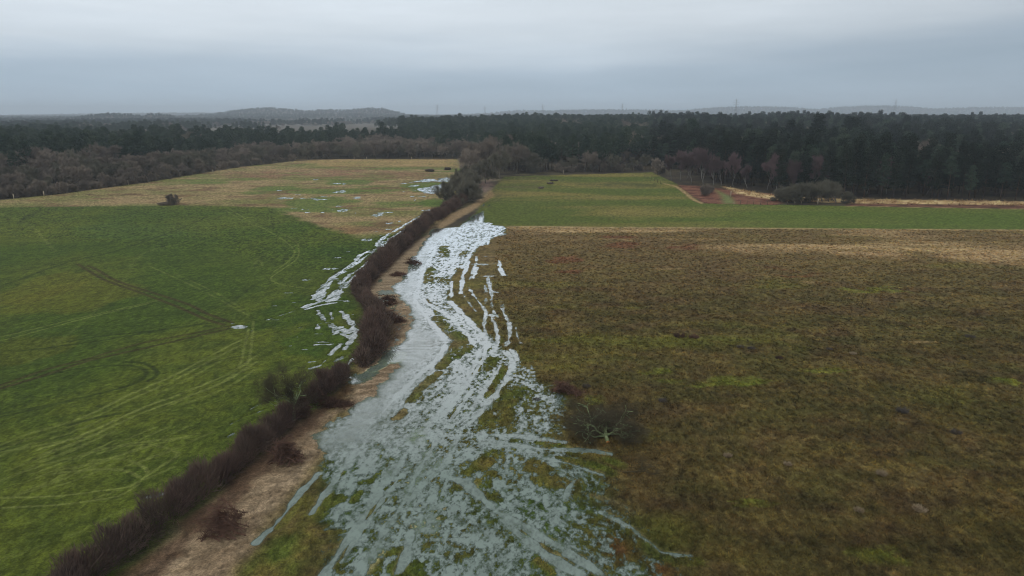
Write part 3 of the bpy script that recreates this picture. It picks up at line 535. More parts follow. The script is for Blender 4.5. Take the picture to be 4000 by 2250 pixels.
# relief: dry turf stands 0.10 m over the water level, wet spots sink below it
amp = .030 * np.ones_like(GX) + .052 * fan + .022 * flood + .03 * flood * smooth(65, 95, GY) + heath * .075 + meadow * .05
amp = amp * (1 - .85 * np.maximum(silt * flood, lagoon)) * (1 - .5 * np.clip(np.maximum(chan_r, tan1), 0, 1)) * (1 - .5 * sand)
amp = np.where(leftw > .02, np.maximum(amp, .085 * (1 - .5 * leftw)), amp)
tuft = .78 * fbm(GX, GY * .6, .30, 4, 95, .75) + .22 * fbm(GX, GY * .7, 1.1, 2, 96)
GZ = .10 - .17 * wet_all + amp * 3.5 * (tuft - .5) + tz(GX, GY)
GZ += .10 * isl * (wet < .9) * (.45 + 1.1 * (tuft - .3)) * (1 - .55 * smooth(65, 90, GY))
GZ = np.where(wet_all < .02, np.maximum(GZ, .035), GZ)
# colours of wet ground
damp = np.clip(wet * 1.3, 0, 1)
fgreen = mixn(ct(nB, 4), A(58, 82, 36), A(84, 84, 42))
brownr = smooth(2, 9, GX) * fan * (1 - smooth(50, 62, GY))
fgreen = mixn(np.clip(brownr * ct(nC, 2.5) * 1.4, 0, 1), fgreen, np.broadcast_to(A(88, 62, 40), fgreen.shape))
wz = np.clip(np.maximum(fan, flood), 0, 1) * (1 - sand) * (1 - silt)
C = C * (1 - (wz * .8)[..., None]) + fgreen * (wz * .8)[..., None]
lay(C, isl * (1 - sand), mixn(ct(nC, 3), A(76, 92, 36), A(104, 96, 54)), .75)
lay(C, silt * flood, mixn(ct(ripple, 3), A(118, 104, 84), A(148, 132, 112)), .85)
lay(C, mudisle, mixn(ct(ripple, 3), A(100, 84, 64), A(124, 106, 84)), .9)
m = np.zeros((nr, nc), np.float32); blob(m, 1700, 1338, 40, 14, 1, .5, 4); lay(C, m, A(140, 100, 72), .8)
lay(C, lagoon, A(190, 176, 140)); lay(C, tan1, A(170, 160, 126), .9)
lay(C, np.clip(lw, 0, 1) * (GZ > -.005) * .8, A(62, 62, 36), .7)
lay(C, np.clip(chan_r, 0, 1) * (1 - tan1), A(140, 132, 112), .5)
# grain so that no patch is one colour
lay(C, wz * smooth(.0, -.035, GZ) * (GY < 450), A(104, 118, 90), .5)
g = (fbm(GX, GY * .55, .42, 3, 97, .7) - .5)
fineamt = .65 * heath + .45 * green + .6 * meadow + .5 * strip + (.3 - .2 * sand)
C *= np.clip(1 + g * fineamt * 1.6, .3, 2.1)[..., None]
vegm = np.clip(heath + green + strip + .7 * wz, 0, 1) * (1 - sand) * (1 - mudisle) * (1 - np.clip(lagoon + tan1, 0, 1))
C *= (1 - vegm[..., None]) + vegm[..., None] * (np.array([.70, .665, .55]) * (1 + .09 * heath[..., None]))
mm_ = np.clip(meadow - green, 0, 1)[..., None]; C *= (1 - mm_) + mm_ * np.array([.92, .84, .68])
C = np.clip(C, .004, .8)

gm_ = bpy.data.materials.new('turf_and_soil'); gm_.use_nodes = True; t = gm_.node_tree; b = t.nodes['Principled BSDF']
b.inputs['Roughness'].default_value = .95; b.inputs['Specular IOR Level'].default_value = .12
at = N(t, 'ShaderNodeAttribute', attribute_name='tint'); geo = N(t, 'ShaderNodeNewGeometry')
n1 = N(t, 'ShaderNodeTexNoise', ins={'Scale': 3.2, 'Detail': 5, 'Roughness': .7}); t.links.new(geo.outputs['Position'], n1.inputs['Vector'])
n3 = N(t, 'ShaderNodeTexNoise', ins={'Scale': 8.5, 'Detail': 3, 'Roughness': .7}); t.links.new(geo.outputs['Position'], n3.inputs['Vector'])
n2 = N(t, 'ShaderNodeTexNoise', ins={'Scale': .9, 'Detail': 4, 'Roughness': .65}); t.links.new(geo.outputs['Position'], n2.inputs['Vector'])
k1 = mth(t, 'MULTIPLY', mth(t, 'MULTIPLY_ADD', n1.outputs[0], 1.9, .05), mth(t, 'MULTIPLY_ADD', n3.outputs[0], 1.9, .05)); k2 = mth(t, 'MULTIPLY_ADD', n2.outputs[0], .7, .65)
vs = N(t, 'ShaderNodeVectorMath', operation='SCALE'); t.links.new(at.outputs['Color'], vs.inputs[0]); t.links.new(mth(t, 'MULTIPLY', k1, k2), vs.inputs['Scale'])
t.links.new(vs.outputs[0], b.inputs['Base Color'])
bp = N(t, 'ShaderNodeBump', ins={'Strength': .8, 'Distance': .12}); t.links.new(n1.outputs[0], bp.inputs['Height']); t.links.new(bp.outputs[0], b.inputs['Normal'])
idx = np.arange(nr * nc).reshape(nr, nc)
q = np.stack([idx[:-1, :-1], idx[:-1, 1:], idx[1:, 1:], idx[1:, :-1]], -1).reshape(-1, 4)
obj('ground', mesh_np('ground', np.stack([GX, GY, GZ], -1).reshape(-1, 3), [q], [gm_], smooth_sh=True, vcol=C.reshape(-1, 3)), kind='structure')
def gz_at(x, y):
    i = int(np.clip(np.searchsorted(Yr, y), 1, nr - 1)); j = int(np.clip(np.searchsorted(tcol, x / max(y, 1)), 1, nc - 1))
    return float(GZ[i, j])
def gcol_at(x, y):
    i = np.clip(np.searchsorted(Yr, y), 1, nr - 1); j = np.clip(np.searchsorted(tcol, x / np.maximum(y, 1)), 1, nc - 1)
    return C[i, j], GZ[i, j], i, j

# ------------------------------------------------------------------ water sheets at the flood level (z = 0)
wm = bpy.data.materials.new('silty_water'); wm.use_nodes = True; t = wm.node_tree; t.nodes.clear()
lk = t.links.new
lw_ = N(t, 'ShaderNodeLayerWeight', ins={'Blend': .5}); fr = N(t, 'ShaderNodeMapRange', ins={'From Min': .51, 'From Max': .83, 'To Min': .05, 'To Max': .93}); lk(lw_.outputs['Facing'], fr.inputs['Value']); gl = N(t, 'ShaderNodeBsdfGlossy', ins={'Roughness': .05, 'Color': (.97, .985, 1, 1)})
tr = N(t, 'ShaderNodeBsdfTransparent', ins={'Color': (.62, .75, .66, 1)}); df = N(t, 'ShaderNodeBsdfDiffuse', ins={'Color': (.195, .25, .215, 1)})
geo = N(t, 'ShaderNodeNewGeometry'); n1 = N(t, 'ShaderNodeTexNoise', ins={'Scale': .5, 'Detail': 5}); lk(geo.outputs['Position'], n1.inputs['Vector'])
m1 = N(t, 'ShaderNodeMixShader'); dp = N(t, 'ShaderNodeAttribute', attribute_name='tint'); dpt = dp.outputs['Fac']
shal = N(t, 'ShaderNodeMapRange', interpolation_type='SMOOTHSTEP', ins={'From Min': -.02, 'From Max': .85, 'To Min': .12, 'To Max': 1.0}); lk(dpt, shal.inputs['Value'])
lk(mth(t, 'MULTIPLY', mth(t, 'MULTIPLY_ADD', dpt, .75, .18), mth(t, 'MULTIPLY_ADD', n1.outputs[0], 1.0, .55)), m1.inputs[0]); lk(tr.outputs[0], m1.inputs[1]); lk(df.outputs[0], m1.inputs[2])
m2 = N(t, 'ShaderNodeMixShader'); lk(mth(t, 'MULTIPLY', fr.outputs[0], shal.outputs[0]), m2.inputs[0]); lk(m1.outputs[0], m2.inputs[1]); lk(gl.outputs[0], m2.inputs[2])
n2 = N(t, 'ShaderNodeTexNoise', ins={'Scale': 5, 'Detail': 2}); lk(geo.outputs['Position'], n2.inputs['Vector'])
bp = N(t, 'ShaderNodeBump', ins={'Strength': .04, 'Distance': .02}); lk(n2.outputs[0], bp.inputs['Height']); lk(bp.outputs[0], gl.inputs['Normal'])
ou = N(t, 'ShaderNodeOutputMaterial'); lk(m2.outputs[0], ou.inputs[0])
def water_cells(name, mask):
    """a flat sheet at z = 0 over the ground cells of the mask; each corner knows how deep the water is there"""
    m_ = mask[:-1, :-1] | mask[1:, :-1] | mask[:-1, 1:] | mask[1:, 1:]
    m_ &= own[:-1, :-1] == name
    r, c = np.nonzero(m_); used, inv = np.unique(idx_of(r, c).ravel(), return_inverse=True)
    x, y, z = GX.ravel()[used], GY.ravel()[used], GZ.ravel()[used]
    me = mesh_np(name, np.stack([x, y, 0 * x], 1), [inv.reshape(-1, 4)], [wm], vcol=np.repeat(np.clip(-z * 7.5, 0, 1)[:, None], 3, 1))
    obj(name, me, kind='structure')
def idx_of(r, c): return np.stack([idx[r, c], idx[r, c + 1], idx[r + 1, c + 1], idx[r + 1, c]], 1)
below = (GZ < .004) & (GY < 440)
own = np.where(wet >= leftw, 'flood_water', np.where(lw >= mw, 'track_water', 'meadow_water'))
for nm_ in ('flood_water', 'track_water', 'meadow_water'): water_cells(nm_, below)
print('ground done', nr, nc)

# ------------------------------------------------------------------ trees: prototypes
def grow(rg, p, d, Ln, r, depth, limbs, tips, spread=.75, up=.25, kids=3, curl=.25):
    n = 4; pts = [np.array(p, float)]; d = np.array(d, float) / np.linalg.norm(d)
    dirs = [d]
    for i in range(n):
        d = d + rg.normal(size=3) * curl * .5 + np.array([0, 0, up * .25]); d /= np.linalg.norm(d)
        pts.append(pts[-1] + d * Ln / n); dirs.append(d)
    rad = np.linspace(r, r * .55, n + 1); limbs.append((np.array(pts), rad, depth))
    if depth == 0:
        tips.append((pts[-1], d)); tips.append((pts[2], d)); return
    for k in range(kids):
        f = rg.uniform(.35, 1.0) if k < kids - 1 else 1.0
        i = min(n, max(1, int(round(f * n))))
        nd = dirs[i] + rg.normal(size=3) * spread + np.array([0, 0, up * .4])
        grow(rg, pts[i], nd, Ln * rg.uniform(.55, .8), rad[i] * rg.uniform(.55, .75), depth - 1, limbs, tips, spread, up, kids, curl)
def bare_meshes(name, seed, height, depth=4, kids=3, spread=.7, trunk=.28, up=.25, twig=.9, tw=.035, per=14, mats=None, tmin=1, r0=.22, crown_up=.35, multi=1):
    """a leafless tree: (trunk and limbs, twig crown), foot at the origin"""
    rg = np.random.default_rng(seed); limbs, tips = [], []
    for s in range(multi):
        base = np.array([0, 0, -.15]) + (rg.normal(size=3) * [.5, .5, 0] if multi > 1 else 0)
        d0 = np.array([rg.normal() * .12, rg.normal() * .12, 1.0]) if multi == 1 else np.array([rg.normal() * .55, rg.normal() * .55, 1.0])
        grow(rg, base, d0, height * trunk, r0, depth, limbs, tips, spread, up, kids)
    zmax = max(p[0][:, 2].max() for p in limbs); k = height * .94 / zmax
    parts = [tube(p * k, np.maximum(r * (1 if dd > 1 else .8), .02), 6 if dd >= depth - 1 else 4) for p, r, dd in limbs if dd >= tmin]
    tv, tf = join(parts)
    P, Dd = [], []
    for p, d in tips:
        P.append(np.repeat([p * k], per, 0) + rg.normal(size=(per, 3)) * .16 * twig); Dd.append(np.repeat([d], per, 0))
    thin = [(p, d) for p, r, d in limbs if d <= 1]
    for p, d in thin:
        for q, e in zip(p[1:], np.diff(p, axis=0)):
            P.append(np.repeat([q * k], 3, 0)); Dd.append(np.repeat([e / np.linalg.norm(e)], 3, 0))
    P = np.concatenate(P); Dd = np.concatenate(Dd); Dd = Dd + rg.normal(size=Dd.shape) * .55 + np.array([0, 0, crown_up])
    cv, cf = slivers(P, Dd, twig * rg.uniform(.5, 1.2, len(P)), tw * rg.uniform(.7, 1.3, len(P)), rg, .12)
    thinl = [tube(p * k, np.maximum(r, .012), 3) for p, r, d in limbs if d < tmin]
    if thinl: cv, cf = join([(cv, cf)] + thinl)
    mt, mc = mats
    return mesh_np(name + '_trunk', tv, tf, [mt], smooth_sh=True), mesh_np(name + '_crown', cv, cf, [mc])
def pine_meshes(name, seed, h, clumps=20, per=90, cw=2.3, base=.52, size=.5, mat=None):
    rg = np.random.default_rng(seed)
    lean = rg.normal(size=2) * .025 * h; zs = np.linspace(-.2, h * .95, 6)
    pts = np.stack([lean[0] * (zs / h) ** 2, lean[1] * (zs / h) ** 2, zs], 1)
    parts = [tube(pts, np.linspace(.19, .05, 6), 6)]; CP_ = []
    for c in range(clumps):
        f = base + (1 - base) * ((c + .6) / clumps) ** .9; z = h * f
        a = c * 2.4 + rg.normal() * .5; rad = cw * (1.15 - ((f - base) / (1 - base)) ** 1.6) * rg.uniform(.35, 1.0)
        ctr = np.array([lean[0] * f * f + math.cos(a) * rad, lean[1] * f * f + math.sin(a) * rad, z + rg.uniform(-.3, .3)])
        st = np.array([lean[0] * f * f, lean[1] * f * f, z - rad * .35 - .3])
        parts.append(tube([st, (st + ctr) / 2 + [0, 0, -.1], ctr], [.06, .045, .025], 3))
        u = rg.normal(size=(per, 3)); u /= np.linalg.norm(u, axis=1, keepdims=True); u *= rg.uniform(.35, 1, (per, 1)) ** .5
        s = rg.uniform(.75, 1.25); CP_.append(ctr + u * np.array([1.25, 1.25, .55]) * s)
    cv, cf = quads_cloud(np.concatenate(CP_), size * rg.uniform(.6, 1.3, clumps * per), rg, .25)
    tv, tf = join(parts)
    return mesh_np(name + '_trunk', tv, tf, [M_pbark], smooth_sh=True), mesh_np(name + '_crown', cv, cf, [mat or M_pine])
def spruce_meshes(name, seed, h, tiers=22, w=2.6):
    rg = np.random.default_rng(seed); tv, tf = tube([[0, 0, -.2], [0, 0, h * .5], [0, 0, h]], [.2, .12, .02], 6)
    P = []
    for k in range(tiers):
        f = .08 + .92 * k / tiers; R = w * (1 - f) ** .8 + .12
        for b in range(9):
            a = rg.uniform(0, 6.28); n = 14; r = rg.uniform(.1, 1, n) * R * rg.uniform(.75, 1.1)
            P.append(np.stack([np.cos(a) * r + rg.normal(size=n) * .15, np.sin(a) * r + rg.normal(size=n) * .15, h * f - r * .32 + rg.normal(size=n) * .12], 1))
    P = np.concatenate(P); cv, cf = quads_cloud(P, .42, rg, .4)
    return mesh_np(name + '_trunk', tv, tf, [M_pbark]), mesh_np(name + '_crown', cv, cf, [M_spruce])
def thing(name, label, cat, loc, group=None, rz=0.0, s=1.0):
    o = bpy.data.objects.new(name, None); col.objects.link(o); o.location = loc; o.rotation_euler = (0, 0, rz)
    o.scale = (s, s, s) if np.isscalar(s) else s; o['label'] = label; o['category'] = cat
    if group: o['group'] = group
    o.empty_display_size = .5
    return o
PROTO = {}
def plant(name, key, meshes, label, cat, x, y, group=None, rz=0.0, s=1.0, z=None):
    r = thing(name, label, cat, (x, y, (float(tz(x, y)) + .03) if z is None else z), group, rz, s)
    if key not in PROTO:
        t, c = meshes; PROTO[key] = (obj('trunk', t, r), obj('crown', c, r))
    else:
        for src in PROTO[key]:
            o = src.copy(); col.objects.link(o); o.parent = r
    return r
M_dense = plant_mat('dense_needles', (0.016, 0.024, 0.017), (0.034, 0.044, 0.03), .35, .45)
PINES = [pine_meshes('pine', 100 + i, hh, cl, 80, cw, bs) for i, (hh, cl, cw, bs) in enumerate([(14.5, 20, 2.3, .5), (13.2, 18, 2.1, .55), (15.5, 22, 2.5, .48), (12.2, 17, 2.0, .45), (14.0, 24, 2.2, .3)])]
PINES += [pine_meshes('pine', 120 + i, hh, cl, 80, cw, bs, mat=M_dense) for i, (hh, cl, cw, bs) in enumerate([(15, 30, 2.2, .2), (13.5, 28, 2.0, .22), (16, 32, 2.3, .25)])]
OAKS = [bare_meshes('oak', 200 + i, hh, 4, 4, .72, .26, .28, 1.0, .05, 9, (M_bark, mc), 2, .26) for i, (hh, mc) in enumerate([(11, M_twig), (9.5, M_twigo), (12, M_twig), (8.5, M_twig), (10.5, M_twigo)])]
BIRCH = [bare_meshes('birch', 300 + i, hh, 4, 4, .45, .34, .5, 1.0, .045, 9, (M_bbark, M_birch), 2, .15, .6) for i, hh in enumerate([12, 10.5, 13])]
WILLOW = [bare_meshes('willow', 400 + i, hh, 3, 4, .65, .36, .25, .9, .04, 16, (M_bark, M_twigo), 2, .14, .4, multi=4) for i, hh in enumerate([5.5, 4.6, 6.2])]
SCRUB = [bare_meshes('scrub', 450 + i, hh, 3, 4, .7, .36, .2, .8, .035, 16, (M_bark, M_twig), 2, .10, .4, multi=4) for i, hh in enumerate([3.2, 4.2])]
SPRUCE = [spruce_meshes('spruce', 500 + i, hh) for i, hh in enumerate([15, 17])]

def scatter_band(front, depth0, depth1, spacing, rg, x0=None, x1=None):
    """jittered points behind a world polyline, from depth0 to depth1 metres away from it (away from the fields = +Y side)"""
    P = np.asarray(front, float); out = []
    lo = P.min(0) - depth1 - 2; hi = P.max(0) + depth1 + 2
    xs = np.arange(lo[0], hi[0], spacing); ys = np.arange(lo[1], hi[1], spacing)
    G = np.stack(np.meshgrid(xs, ys), -1).reshape(-1, 2); G = G + rg.uniform(-.42, .42, G.shape) * spacing
    sd = front_dist(P, G)
    return G[(sd >= depth0) & (sd < depth1)]
def front_dist(P, G):
    """signed distance of points G beyond the open line P (positive on its +Y side)"""
    best = np.full(len(G), 1e9); sg = np.ones(len(G))
    for a, b in zip(P[:-1], P[1:]):
        d = b - a; l = np.hypot(*d); t = np.clip(((G - a) @ d) / (l * l), 0, 1); v = G - a - t[:, None] * d
        dist = np.hypot(v[:, 0], v[:, 1]); cr = d[0] * (G[:, 1] - a[1]) - d[1] * (G[:, 0] - a[0]); up = dist < best - 1e-6
        best = np.where(up, dist, best); sg = np.where(up, np.sign(cr), sg)
    return best * sg
rg = np.random.default_rng(21)
FL = np.vstack([[-420, 150], W(D([(-250, 530), (0, 500), (150, 486), (390, 454), (600, 419), (740, 404)])), W(D([(800, 401), (860, 400), (1010, 399), (1150, 399)]))])
FR = np.vstack([W(D([(1170, 415), (1230, 436), (1300, 438), (1450, 436), (1640, 431), (1700, 458), (1760, 470), (1850, 478), (1960, 488), (2060, 500), (2150, 503), (2576, 509)])), [[240, 208], [420, 205]]])
F_ALL = np.vstack([FL, FR])
def infov(p, m=.83): return (np.abs(p[:, 0]) < m * p[:, 1] + 12) & (p[:, 1] > 60)
# --- bare broadleaved belt along the left wood edge and the far side of the meadow
b1 = scatter_band(FL, 1.5, 34, 7.0, rg); b1 = b1[infov(b1)]
dl = front_dist(F_ALL, b1)
keep = dl > 1.5; b1 = b1[keep]; dl = dl[keep]
far_side = b1[:, 0] > -128
ok = np.where(far_side, dl < 26, dl < 40); b1 = b1[ok]; dl = dl[ok]; far_side = far_side[ok]
order = np.argsort(np.hypot(b1[:, 0], b1[:, 1])); b1 = b1[order]; dl = dl[order]; far_side = far_side[order]
BARE_LEFT, BARE_REST = b1[:190], b1[190:]
for i, (x, y) in enumerate(BARE_LEFT):
    k = int(rg.integers(0, len(OAKS))); s = rg.uniform(.62, .95) * (.72 if dl[i] < 7 and not far_side[i] else 1) * (1.08 if far_side[i] else 1)
    if far_side[i]:
        lab, g = 'leafless brown tree in the belt along the far edge of the tan meadow', 'bare trees on the far edge of the meadow'
    elif dl[i] < 9:
        lab, g = 'low leafless tree at the front of the wood along the left meadow', 'bare trees fronting the left wood'
    else:
        lab, g = 'leafless brown tree inside the belt between the left meadow and the dark pines', 'bare trees inside the left wood belt'
    plant('bare_tree', 'oak%d' % k, OAKS[k], lab, 'tree', x, y, g, rg.uniform(0, 6.28), (s * 1.1, s * 1.1, s))
# --- trees beside the gap in the middle and along the right field corner
def at(px, py): 
    x, y = gxy(px * 4000 / 2576, py * 4000 / 2576); return float(x), float(y)
mid = [(1178, 445, 1.15, 2), (1205, 435, 1.35, 0), (1243, 442, 1.5, 2), (1262, 425, 1.55, 0), (1290, 434, 1.35, 4), (1222, 462, 1.0, 1), (1200, 468, .9, 4), (1186, 486, .8, 1), (1322, 434, 1.1, 4), (1345, 436, 1.0, 1), (1255, 450, 1.15, 4), (1300, 438, 1.2, 2), (1440, 434, .72, 4), (1475, 432, .85, 2), (1510, 431, .9, 0), (1545, 432, .8, 4), (1590, 430, .7, 1), (1625, 428, .75, 4), (1410, 432, .6, 1), (1655, 440, .7, 0)]
mids = ['tall leafless tree at the far end of the hedge, left of the track gap', 'leafless tree with a wide round crown behind the end of the hedge']
for i, (px, py, s, k) in enumerate(mid):
    x, y = at(px, py)
    lab, g = (('leafless tree in the clump where the long hedge meets the far wood', 'bare trees at the far end of the hedge') if px < 1300 else ('leafless grey-brown tree standing before the pines at the top of the mown field', 'bare trees at the top of the mown field'))
    plant('bare_tree', 'oak%d' % k, OAKS[k], lab, 'tree', x, y, g, rg.uniform(0, 6.28), s)
for px, py, s, k in [(1690, 455, .9, 0), (1712, 458, 1.0, 2), (1740, 462, 1.02, 0), (1770, 464, 1.1, 2), (1795, 466, 1.0, 1), (1730, 448, 1.1, 0), (1765, 450, 1.15, 1), (1815, 468, .95, 0), (1845, 470, 1.0, 2), (1800, 452, 1.1, 2), (1880, 474, .85, 1), (1930, 478, 1.0, 0), (1955, 482, 1.05, 2), (1985, 486, .9, 1), (2010, 484, .95, 0), (2040, 490, 1.05, 2), (2070, 486, .9, 1), (2180, 490, .95, 0), (2230, 488, 1.0, 2), (2330, 490, .9, 1), (2440, 490, .85, 0)]:
    x, y = at(px, py)
    lab, g = (('leafless birch with a purple twig crown above the red bracken corner', 'purple birches above the bracken corner') if px < 1900 else ('leafless birch with purple twigs among the dark pines behind the right field', 'purple birches among the right pines'))
    plant('birch_tree', 'birch%d' % k, BIRCH[k], lab, 'tree', x, y, g, rg.uniform(0, 6.28), s)
# --- pines: the front rows are trees of their own, the wood behind them one mass
pts = scatter_band(F_ALL, 3.0, 760, 5.2, rg); pts = pts[infov(pts, .86)]
dp = front_dist(F_ALL, pts); thin = np.clip(1.15 - dp / 900, .35, 1)
leftm = (pts[:, 0] < -15) & (dp < np.where(pts[:, 0] > -128, 22, 36)); mid_open = (np.abs(pts[:, 0] - 12) < 26) & (dp < 9)
holes = (np.hypot(pts[:, 0] - 24, (pts[:, 1] - 372) * .8) < 14) | (np.hypot(pts[:, 0] - 60, (pts[:, 1] - 352)) < 12)
birchy = (pts[:, 0] > 50) & (pts[:, 0] < 92) & (dp < 14) & (pts[:, 1] > 205)
keep = ~((pts[:, 0] / pts[:, 1] < -.16) & (pts[:, 1] > 600) & (fbm(pts[:, 0], pts[:, 1] * .6, 120, 3, 143) < .54))
keep &= ~leftm & ~mid_open & ~holes & ~birchy & (rg.random(len(pts)) < thin)
pts = pts[keep]; dp = dp[keep]
inview = np.abs(pts[:, 0]) < .78 * pts[:, 1]
score = np.hypot(pts[:, 0], pts[:, 1]) + dp * 1.2 + np.where(inview, 0, 1e4)
order = np.argsort(score); pts = pts[order]; dp = dp[order]
NP = 292
for i, (x, y) in enumerate(pts[:NP]):
    k = int(rg.integers(5, 8)) if (x > 62 and rg.random() < .75) else int(rg.integers(0, 5)); s = rg.uniform(.78, 1.15) * (.9 if dp[i] < 8 else 1)
    if x > 75: lab, g = 'dark green pine in the dense stand behind the right-hand field and its pale reeds', 'pines behind the right field'
    elif x > 0: lab, g = 'dark green pine with a bare lower trunk above the top of the mown field', 'pines above the mown field'
    else: lab, g = 'dark green pine behind the leafless belt of the left wood', 'pines behind the left belt'
    plant('pine_tree', 'pine%d' % k, PINES[k], lab, 'tree', x, y, g, rg.uniform(0, 6.28), (s, s, s * rg.uniform(.95, 1.08)))
for px, py, s, k in [(1122, 330, 1.05, 1), (1160, 340, .9, 0), (1222, 318, 1.0, 1), (1250, 312, 1.05, 0), (700, 352, .95, 1), (640, 352, .9, 0), (660, 350, .95, 1), (1345, 308, 1.0, 0)]:
    x, y = gxy(px * 1.5528, 449 + 90); y = 560 + (340 - py) * 4; x = (px - 1288) / 1715 * y
    plant('spruce_tree', 'spruce%d' % k, SPRUCE[k], 'pointed dark spruce rising above the pine canopy', 'tree', float(x), float(y), 'pointed spruces above the pine canopy', rg.uniform(0, 6.28), s)

def stuff_forest(name, P, scale, rotz, sources, pick, label, category):
    """one object: copies of the crowns over its points"""
    V = np.stack([P[:, 0], P[:, 1], tz(P[:, 0], P[:, 1])], 1); me = bpy.data.meshes.new(name); me.vertices.add(len(V)); me.vertices.foreach_set('co', V.astype(np.float32).ravel())
    a = me.attributes.new('scl', 'FLOAT_VECTOR', 'POINT'); a.data.foreach_set('vector', np.asarray(scale, np.float32).ravel())
    r = np.zeros((len(V), 3), np.float32); r[:, 2] = rotz; a = me.attributes.new('rot', 'FLOAT_VECTOR', 'POINT'); a.data.foreach_set('vector', r.ravel())
    a = me.attributes.new('pick', 'INT', 'POINT'); a.data.foreach_set('value', np.asarray(pick, np.int32))
    o = obj(name, me, kind='stuff', label=label, category=category)
    g = bpy.data.node_groups.new(name, 'GeometryNodeTree'); g.interface.new_socket('Geometry', in_out='INPUT', socket_type='NodeSocketGeometry'); g.interface.new_socket('Geometry', in_out='OUTPUT', socket_type='NodeSocketGeometry')
    gi = g.nodes.new('NodeGroupInput'); go = g.nodes.new('NodeGroupOutput'); ip = g.nodes.new('GeometryNodeInstanceOnPoints'); jn = g.nodes.new('GeometryNodeJoinGeometry')
    for s in reversed(sources):
        oi = g.nodes.new('GeometryNodeObjectInfo'); oi.inputs['Object'].default_value = s; oi.transform_space = 'ORIGINAL'
        gg = g.nodes.new('GeometryNodeGeometryToInstance'); g.links.new(oi.outputs['Geometry'], gg.inputs[0]); g.links.new(gg.outputs[0], jn.inputs[0])
    g.links.new(gi.outputs[0], ip.inputs['Points']); g.links.new(jn.outputs[0], ip.inputs['Instance']); ip.inputs['Pick Instance'].default_value = True
    for an, ty, so in (('scl', 'FLOAT_VECTOR', 'Scale'), ('rot', 'FLOAT_VECTOR', 'Rotation'), ('pick', 'INT', 'Instance Index')):
        na = g.nodes.new('GeometryNodeInputNamedAttribute'); na.data_type = ty; na.inputs['Name'].default_value = an; g.links.new(na.outputs[0], ip.inputs[so])
    g.links.new(ip.outputs[0], go.inputs[0])
    mo = o.modifiers.new('woodland', 'NODES'); mo.node_group = g
    return o
pc = [PROTO['pine%d' % k][1] for k in range(len(PINES)) if 'pine%d' % k in PROTO]; oc = [PROTO['oak%d' % k][1] for k in range(len(OAKS)) if 'oak%d' % k in PROTO]
bc = [PROTO['birch%d' % k][1] for k in range(3)]
rest = pts[NP:]; n = len(rest); sc_ = rg.uniform(.75, 1.15, n)[:, None] * np.array([1.12, 1.12, 1.0]) 
dist = np.hypot(rest[:, 0], rest[:, 1])
lowp = fbm(rest[:, 0], rest[:, 1], 90, 3, 140); sc_ = sc_ * (.62 + .72 * lowp + .22 * (rg.random(n) < .05))[:, None]
pick = np.where((rest[:, 0] / rest[:, 1] > .2) & (rg.random(n) < .6), rg.integers(5, 8, n), rg.integers(0, 5, n)); bare = (fbm(rest[:, 0], rest[:, 1], 60, 3, 141) > .63) | (rg.random(n) < .06); pick = np.where(bare, len(pc) + rg.integers(0, len(oc), n), pick)
stuff_forest('pine_forest', rest, sc_, rg.uniform(0, 6.28, n), pc + oc, pick, 'dark pine canopy stretching back behind the front rows of trees', 'forest')
if len(BARE_REST):
    n = len(BARE_REST); s = rg.uniform(.7, 1.0, n)[:, None] * np.ones((1, 3))
    stuff_forest('bare_woodland', BARE_REST, s, rg.uniform(0, 6.28, n), oc, rg.integers(0, len(oc), n), 'far part of the leafless brown belt beside the meadow', 'woodland')
# far country: woods in patches out to the hills
G = []
for y0, y1, sp in ((900, 1500, 9), (1500, 2600, 13), (2600, 4400, 20), (4400, 7000, 30)):
    xs = np.arange(-y1 * .86, y1 * .86, sp); ys = np.arange(y0, y1, sp); g_ = np.stack(np.meshgrid(xs, ys), -1).reshape(-1, 2)
    g_ = g_ + rg.uniform(-.45, .45, g_.shape) * sp; G.append(g_[infov(g_, .85)])
G = np.concatenate(G); hh = hill_h(G[:, 0], G[:, 1]); t_ = G[:, 0] / G[:, 1]
dens = fbm(G[:, 0], G[:, 1] * .5, 260, 4, 150); keep = (dens > .47) | (hh > 2.5) | ((t_ > .05) & (dens > .40))
keep &= front_dist(F_ALL, G) > 755; G = G[keep]; n = len(G); s = (rg.uniform(.7, 1.05, n) * (1 + (G[:, 1] > 1500) * .15 + (G[:, 1] > 2600) * .2 + (G[:, 1] > 4400) * .3))[:, None] * np.array([1.7, 1.7, 1.0])
pk = rg.integers(0, len(pc), n); pk = np.where(rg.random(n) < .3, len(pc) + rg.integers(0, len(oc), n), pk)
stuff_forest('distant_woods', G, s, rg.uniform(0, 6.28, n), pc + oc, pk, 'hazy wooded country reaching to the low hills on the horizon', 'woods')
print('far trees', n, 'rest pines', len(rest), 'bare', len(BARE_LEFT), len(BARE_REST))
# hills as their own land form under their trees
for i, (cx, cyy, sx, sy, a) in enumerate(HILLS):
    xs = np.linspace(cx - sx * 1.6, cx + sx * 1.6, 60); ys = np.linspace(cyy - sy * 2, cyy + sy * 2, 30); X, Y = np.meshgrid(xs, ys)
    Zh = a * np.exp(-(np.abs((X - cx) / sx) ** 2.6) - ((Y - cyy) / sy) ** 2) - 3.3; ii = np.arange(X.size).reshape(X.shape)
    mh = bpy.data.materials.get('hill_ground') or plant_mat('hill_ground', tuple(A(70, 62, 54)), tuple(A(96, 86, 72)), .02, .1)
    obj('hills', mesh_np('hills', np.stack([X, Y, Zh], -1).reshape(-1, 3), [np.stack([ii[:-1, :-1], ii[:-1, 1:], ii[1:, 1:], ii[1:, :-1]], -1).reshape(-1, 4)], [mh], smooth_sh=True), kind='structure')

